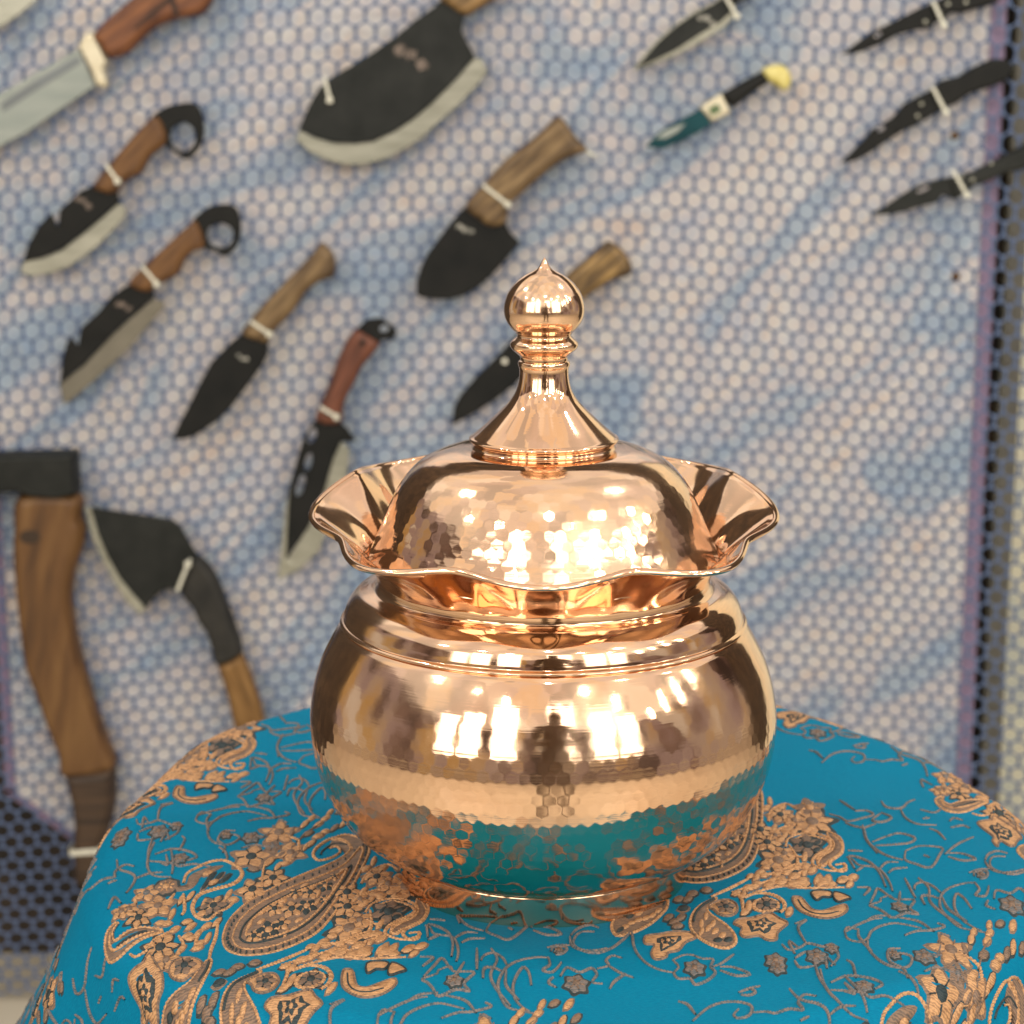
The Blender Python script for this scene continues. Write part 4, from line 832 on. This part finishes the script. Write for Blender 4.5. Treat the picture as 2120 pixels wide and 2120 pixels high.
# big cleaver
k = knife('cleaver', (800, 170), 'huge black cleaver with a broad pale curved edge', 'cleaver')
slab('blade', [(899, 14), (858, 43), (818, 76), (767, 112), (724, 138), (688, 159), (662, 181), (644, 210), (630, 239), (619, 268), (648, 283), (688, 295), (731, 297), (771, 293), (811, 275), (851, 250), (894, 214), (941, 167), (983, 118), (967, 87), (956, 65), (959, 40), (975, 20), (935, -30), (920, -10)], .007, .012, M_GREYB, k)
slab('ground_edge', [(619, 269), (613, 290), (641, 315), (677, 332), (713, 341), (753, 341), (796, 330), (840, 308), (876, 283), (912, 250), (949, 217), (985, 181), (1010, 149), (996, 120), (983, 119), (941, 168), (894, 215), (851, 251), (811, 276), (771, 294), (731, 298), (688, 296), (648, 284)], .0076, .0112, M_STEEL, k)
slab('handle', [(910, -10), (930, 14), (963, 33), (985, 22), (1010, 7), (1032, -6), (1090, -62), (975, -62)], 0, .02, wood('olive_wood', *OLV, deg(-35)), k, rnd=.007, smooth=2)
emblem(850, 118, 42, .012, k, M_MARK, 4)
zip_tie((672, 160), (684, 212), .012, 'white zip tie through the tip of the huge cleaver')
# rounded chopper
k = knife('chopper', (1010, 430), 'all black rounded chopper knife with thick flared walnut handle')
slab('blade', [(959, 431), (934, 460), (909, 493), (887, 522), (872, 551), (862, 583), (862, 609), (872, 616), (898, 620), (930, 620), (959, 612), (992, 594), (1017, 572), (1046, 540), (1077, 502), (1057, 482), (1047, 462), (1020, 430)], .008, .012, M_BLACK, k)
slab('handle', [(963, 429), (999, 384), (1050, 330), (1101, 290), (1133, 261), (1155, 241), (1173, 257), (1191, 283), (1217, 312), (1195, 322), (1162, 337), (1130, 359), (1101, 384), (1068, 413), (1054, 428), (1045, 464), (1014, 471), (986, 453)], 0, .022, wood('broad_walnut', *WAL, deg(-42)), k, rnd=.008, smooth=3)
emblem(962, 472, 22, .012, k, M_MARKL, 5)
zip_tie((1001, 384), (1055, 426), .022, 'white zip tie across the flared walnut handle of the chopper')
zip_tie((1214, 312), (1232, 322), .006, 'short white tie stub at the flared handle end of the chopper', head=False)
# knife behind the finial
k = knife('straight_knife', (1120, 690), 'narrow black knife with olive wood handle half hidden behind the lid finial')
slab('blade', [(1105, 655), (1035, 732), (985, 781), (953, 818), (940, 842), (935, 881), (975, 860), (1022, 831), (1064, 798), (1112, 752), (1145, 712)], .008, .012, M_BLACK, k)
slab('handle', [(1090, 690), (1120, 640), (1176, 571), (1209, 544), (1242, 516), (1258, 503), (1286, 516), (1308, 549), (1305, 571), (1269, 582), (1242, 599), (1214, 618), (1170, 660), (1125, 712)], 0, .021, wood('striped_olive_wood', (0.035, 0.02, 0.009), (0.15, 0.088, 0.03), (0.40, 0.25, 0.09), deg(-42)), k, rnd=.008, smooth=3)
slab('rivet', oval(1045, 748, 6, 6), .0115, .0125, M_ZIP, k, bev=.0002)
# knife top right of centre
k = knife('dagger', (1440, 70), 'leaf shaped dark blade with bright outline above the yellow pommel knife')
slab('steel_edge', [(1309, 147), (1322, 128), (1340, 106), (1366, 78), (1402, 48), (1440, 22), (1478, 4), (1510, -24), (1530, -24), (1518, 36), (1502, 54), (1453, 86), (1403, 113), (1354, 133)], .007, .0115, M_STEEL, k)
slab('blade', [(1502, -10), (1475, 9), (1439, 27), (1399, 54), (1363, 86), (1336, 117), (1318, 140), (1354, 126), (1399, 104), (1448, 72), (1493, 45), (1516, 23), (1522, -10)], .0114, .0122, M_GREYB, k, bev=.0003)
slab('handle', [(1512, 14), (1506, -22), (1540, -62), (1620, -62), (1560, -8)], 0, .018, M_BLACK, k, rnd=.005)
emblem(1464, 40, 22, .0122, k, M_MARKL, 6)
zip_tie((1504, -4), (1528, 38), .018, 'white zip tie at the guard of the leaf shaped blade')
# small knife with yellow pommel
k = knife('yellow_pommel_knife', (1480, 220), 'small teal bladed knife with brass bolster and yellow pommel')
slab('blade', [(1338, 304), (1358, 279), (1390, 257), (1426, 239), (1455, 223), (1473, 257), (1444, 275), (1408, 293), (1372, 308)], .006, .010, M_TEAL, k)
slab('blade_flat', [(1356, 286), (1378, 270), (1402, 260), (1420, 256), (1402, 274), (1378, 287)], .0098, .0106, M_STEELB, k, bev=.0003)
slab('bolster', [(1448, 225), (1462, 212), (1495, 192), (1515, 234), (1475, 254)], .001, .015, M_BRASS, k, rnd=.003)
slab('bolster_inlay', [(1466, 224), (1486, 214), (1494, 230), (1474, 240)], .0148, .0154, mat('green_inlay', (0.10, 0.16, 0.07), .4), k, bev=.0002)
slab('handle', [(1494, 196), (1543, 167), (1581, 147), (1599, 167), (1565, 189), (1518, 225)], 0, .016, M_BLACK, k, rnd=.005)
slab('pommel', [(1579, 149), (1592, 137), (1624, 135), (1640, 158), (1637, 180), (1624, 189), (1606, 176), (1590, 168)], 0, .018, M_YEL, k, rnd=.006, smooth=3)
# three black tactical knives at the right
def tactical(lbl, blade, handle, holes, zipa, zipb, ztxt, material, c, rivets):
    k = knife('folding_knife', c, lbl, 'knife', 'black folding knives tied at the right')
    slab('blade', blade, .005, .009, material, k, holes=holes)
    slab('handle', handle, 0, .013, material, k, rnd=.003)
    for (x, y) in rivets: slab('rivet', oval(x, y, 4, 4), .0125, .0136, M_STEEL, k, bev=.0003)
    zip_tie(zipa, zipb, .013, ztxt)
tactical('black folding knife with blue tip, uppermost of the three black ones', [(1741, 113), (1772, 90), (1808, 65), (1853, 43), (1898, 20), (1932, 5), (1946, 36), (1925, 59), (1898, 61), (1858, 72), (1826, 90), (1781, 108)],
         [(1926, 9), (1961, -8), (2000, -50), (2090, -50), (2068, 5), (2025, 18), (1993, 27), (1970, 27), (1952, 45), (1936, 43)], [oval(1818, 72, 9, 5, -.5, 8)], (1932, 3), (1956, 56), 'white zip tie on the uppermost black folding knife', M_BLACK, (1930, 40), [(1916, 45), (1963, 8), (2000, 4)])
tactical('black folding knife with ribbed handle, middle of the three black ones', [(1739, 338), (1763, 315), (1790, 288), (1804, 270), (1849, 243), (1871, 216), (1903, 198), (1938, 182), (1960, 221), (1930, 239), (1894, 261), (1871, 270), (1835, 293), (1804, 315), (1772, 333)],
         [(1928, 187), (1952, 167), (1988, 158), (2016, 140), (2056, 122), (2083, 122), (2106, 140), (2088, 167), (2056, 180), (2011, 194), (1979, 216), (1950, 225)], [oval(1826, 266, 10, 5, -.6, 8)], (1932, 182), (1960, 236), 'white zip tie on the middle black folding knife', M_BLACK, (1930, 220), [(1908, 215), (1900, 240)])
tactical('slender grey black folding knife crossing the board edge, lowest of three', [(1802, 444), (1831, 428), (1871, 401), (1903, 383), (1952, 369), (1974, 366), (1986, 392), (1974, 410), (1952, 403), (1939, 419), (1903, 428), (1871, 439), (1835, 444)],
         [(1966, 371), (2016, 356), (2061, 333), (2120, 302), (2165, 283), (2165, 335), (2120, 351), (2083, 360), (2043, 378), (2016, 387), (1988, 410), (1976, 414)], [oval(1912, 393, 16, 4, -.4, 8)], (1974, 354), (2004, 408), 'white zip tie on the lowest grey black folding knife', M_GREYB, (1980, 380), [(2014, 372), (2052, 338), (1990, 365)])
# two brown screws fixing the net
M_RUST = noisy('rusty_screw', [(0.3, (0.06, 0.03, 0.012)), (0.7, (0.16, 0.085, 0.03))], 300, rough=.6, metal=.5)
for (x, y, t_) in ((1978, 281, 'brown screw in the net between the two lower black folding knives'), (1980, 573, 'brown screw in the net low down near the board edge')):
    k = knife('screw', (x, y), t_, 'screw')
    slab('screw_head', oval(x, y, 9, 9), .0, .004, M_RUST, k, rnd=.002)
# ------------------------------------------------------------------ the photographer, seen only as a dark figure mirrored in the pot
M_TROU = noisy('dark_trousers', [(0.3, (0.020, 0.017, 0.016)), (0.7, (0.045, 0.038, 0.034))], 40, rough=.8)
M_SHIRT = noisy('brown_jacket', [(0.3, (0.085, 0.060, 0.045)), (0.7, (0.15, 0.105, 0.075))], 40, rough=.8)
M_SKIN = noisy('skin', [(0.3, (0.45, 0.27, 0.19)), (0.7, (0.52, 0.33, 0.24))], 30, rough=.5)
def skin(name, verts, edges, material, parent, root=0):
    me = bpy.data.meshes.new(name); off = np.array(parent['_o'])
    me.from_pydata([tuple(np.array(v[:3]) - off) for v in verts], edges, []); me.materials.append(material)
    o = bpy.data.objects.new(name, me); COL.objects.link(o); o.parent = parent
    md = o.modifiers.new('skin', 'SKIN'); md.use_smooth_shade = True
    for i_, v in enumerate(verts):
        sv = me.skin_vertices[0].data[i_]; sv.radius = (v[3], v[4] if len(v) > 4 else v[3]); sv.use_root = i_ == root
    o.modifiers.new('sub', 'SUBSURF').levels = 1; o.modifiers['sub'].render_levels = 2
    return o
PX, PY = 0.13, -1.34
pr_ = thing('person', (PX, PY, 0.0), 'person in dark clothes mirrored in the belly of the copper pot', 'person')
bd = [(PX, PY, .93, .15, .11), (PX, PY, 1.10, .14, .10), (PX, PY + .02, 1.28, .16, .11), (PX, PY + .01, 1.42, .12, .09), (PX, PY + .02, 1.52, .055), (PX, PY + .05, 1.62, .085, .095), (PX, PY + .06, 1.72, .075, .085)]
ed = [(0, 1), (1, 2), (2, 3), (3, 4), (4, 5), (5, 6)]
for sg in (-1, 1):
    b0 = len(bd)
    bd += [(PX + sg * .09, PY, .86, .085), (PX + sg * .10, PY + .02, .50, .062), (PX + sg * .11, PY - .02, .12, .045), (PX + sg * .12, PY + .02, .05, .045), (PX + sg * .13, PY + .15, .04, .038)]
    ed += [(0, b0), (b0, b0 + 1), (b0 + 1, b0 + 2), (b0 + 2, b0 + 3), (b0 + 3, b0 + 4)]
    b1 = len(bd)
    bd += [(PX + sg * .18, PY + .01, 1.38, .055), (PX + sg * .24, PY + .06, 1.13, .045), (PX + sg * .12, PY + .24, 1.08, .034), (PX + sg * .07, PY + .31, 1.09, .032)]
    ed += [(3, b1), (b1, b1 + 1), (b1 + 1, b1 + 2), (b1 + 2, b1 + 3)]
skin('body', bd, ed, M_SHIRT, pr_)

for o in bpy.data.objects:
    if '_o' in o: del o['_o']
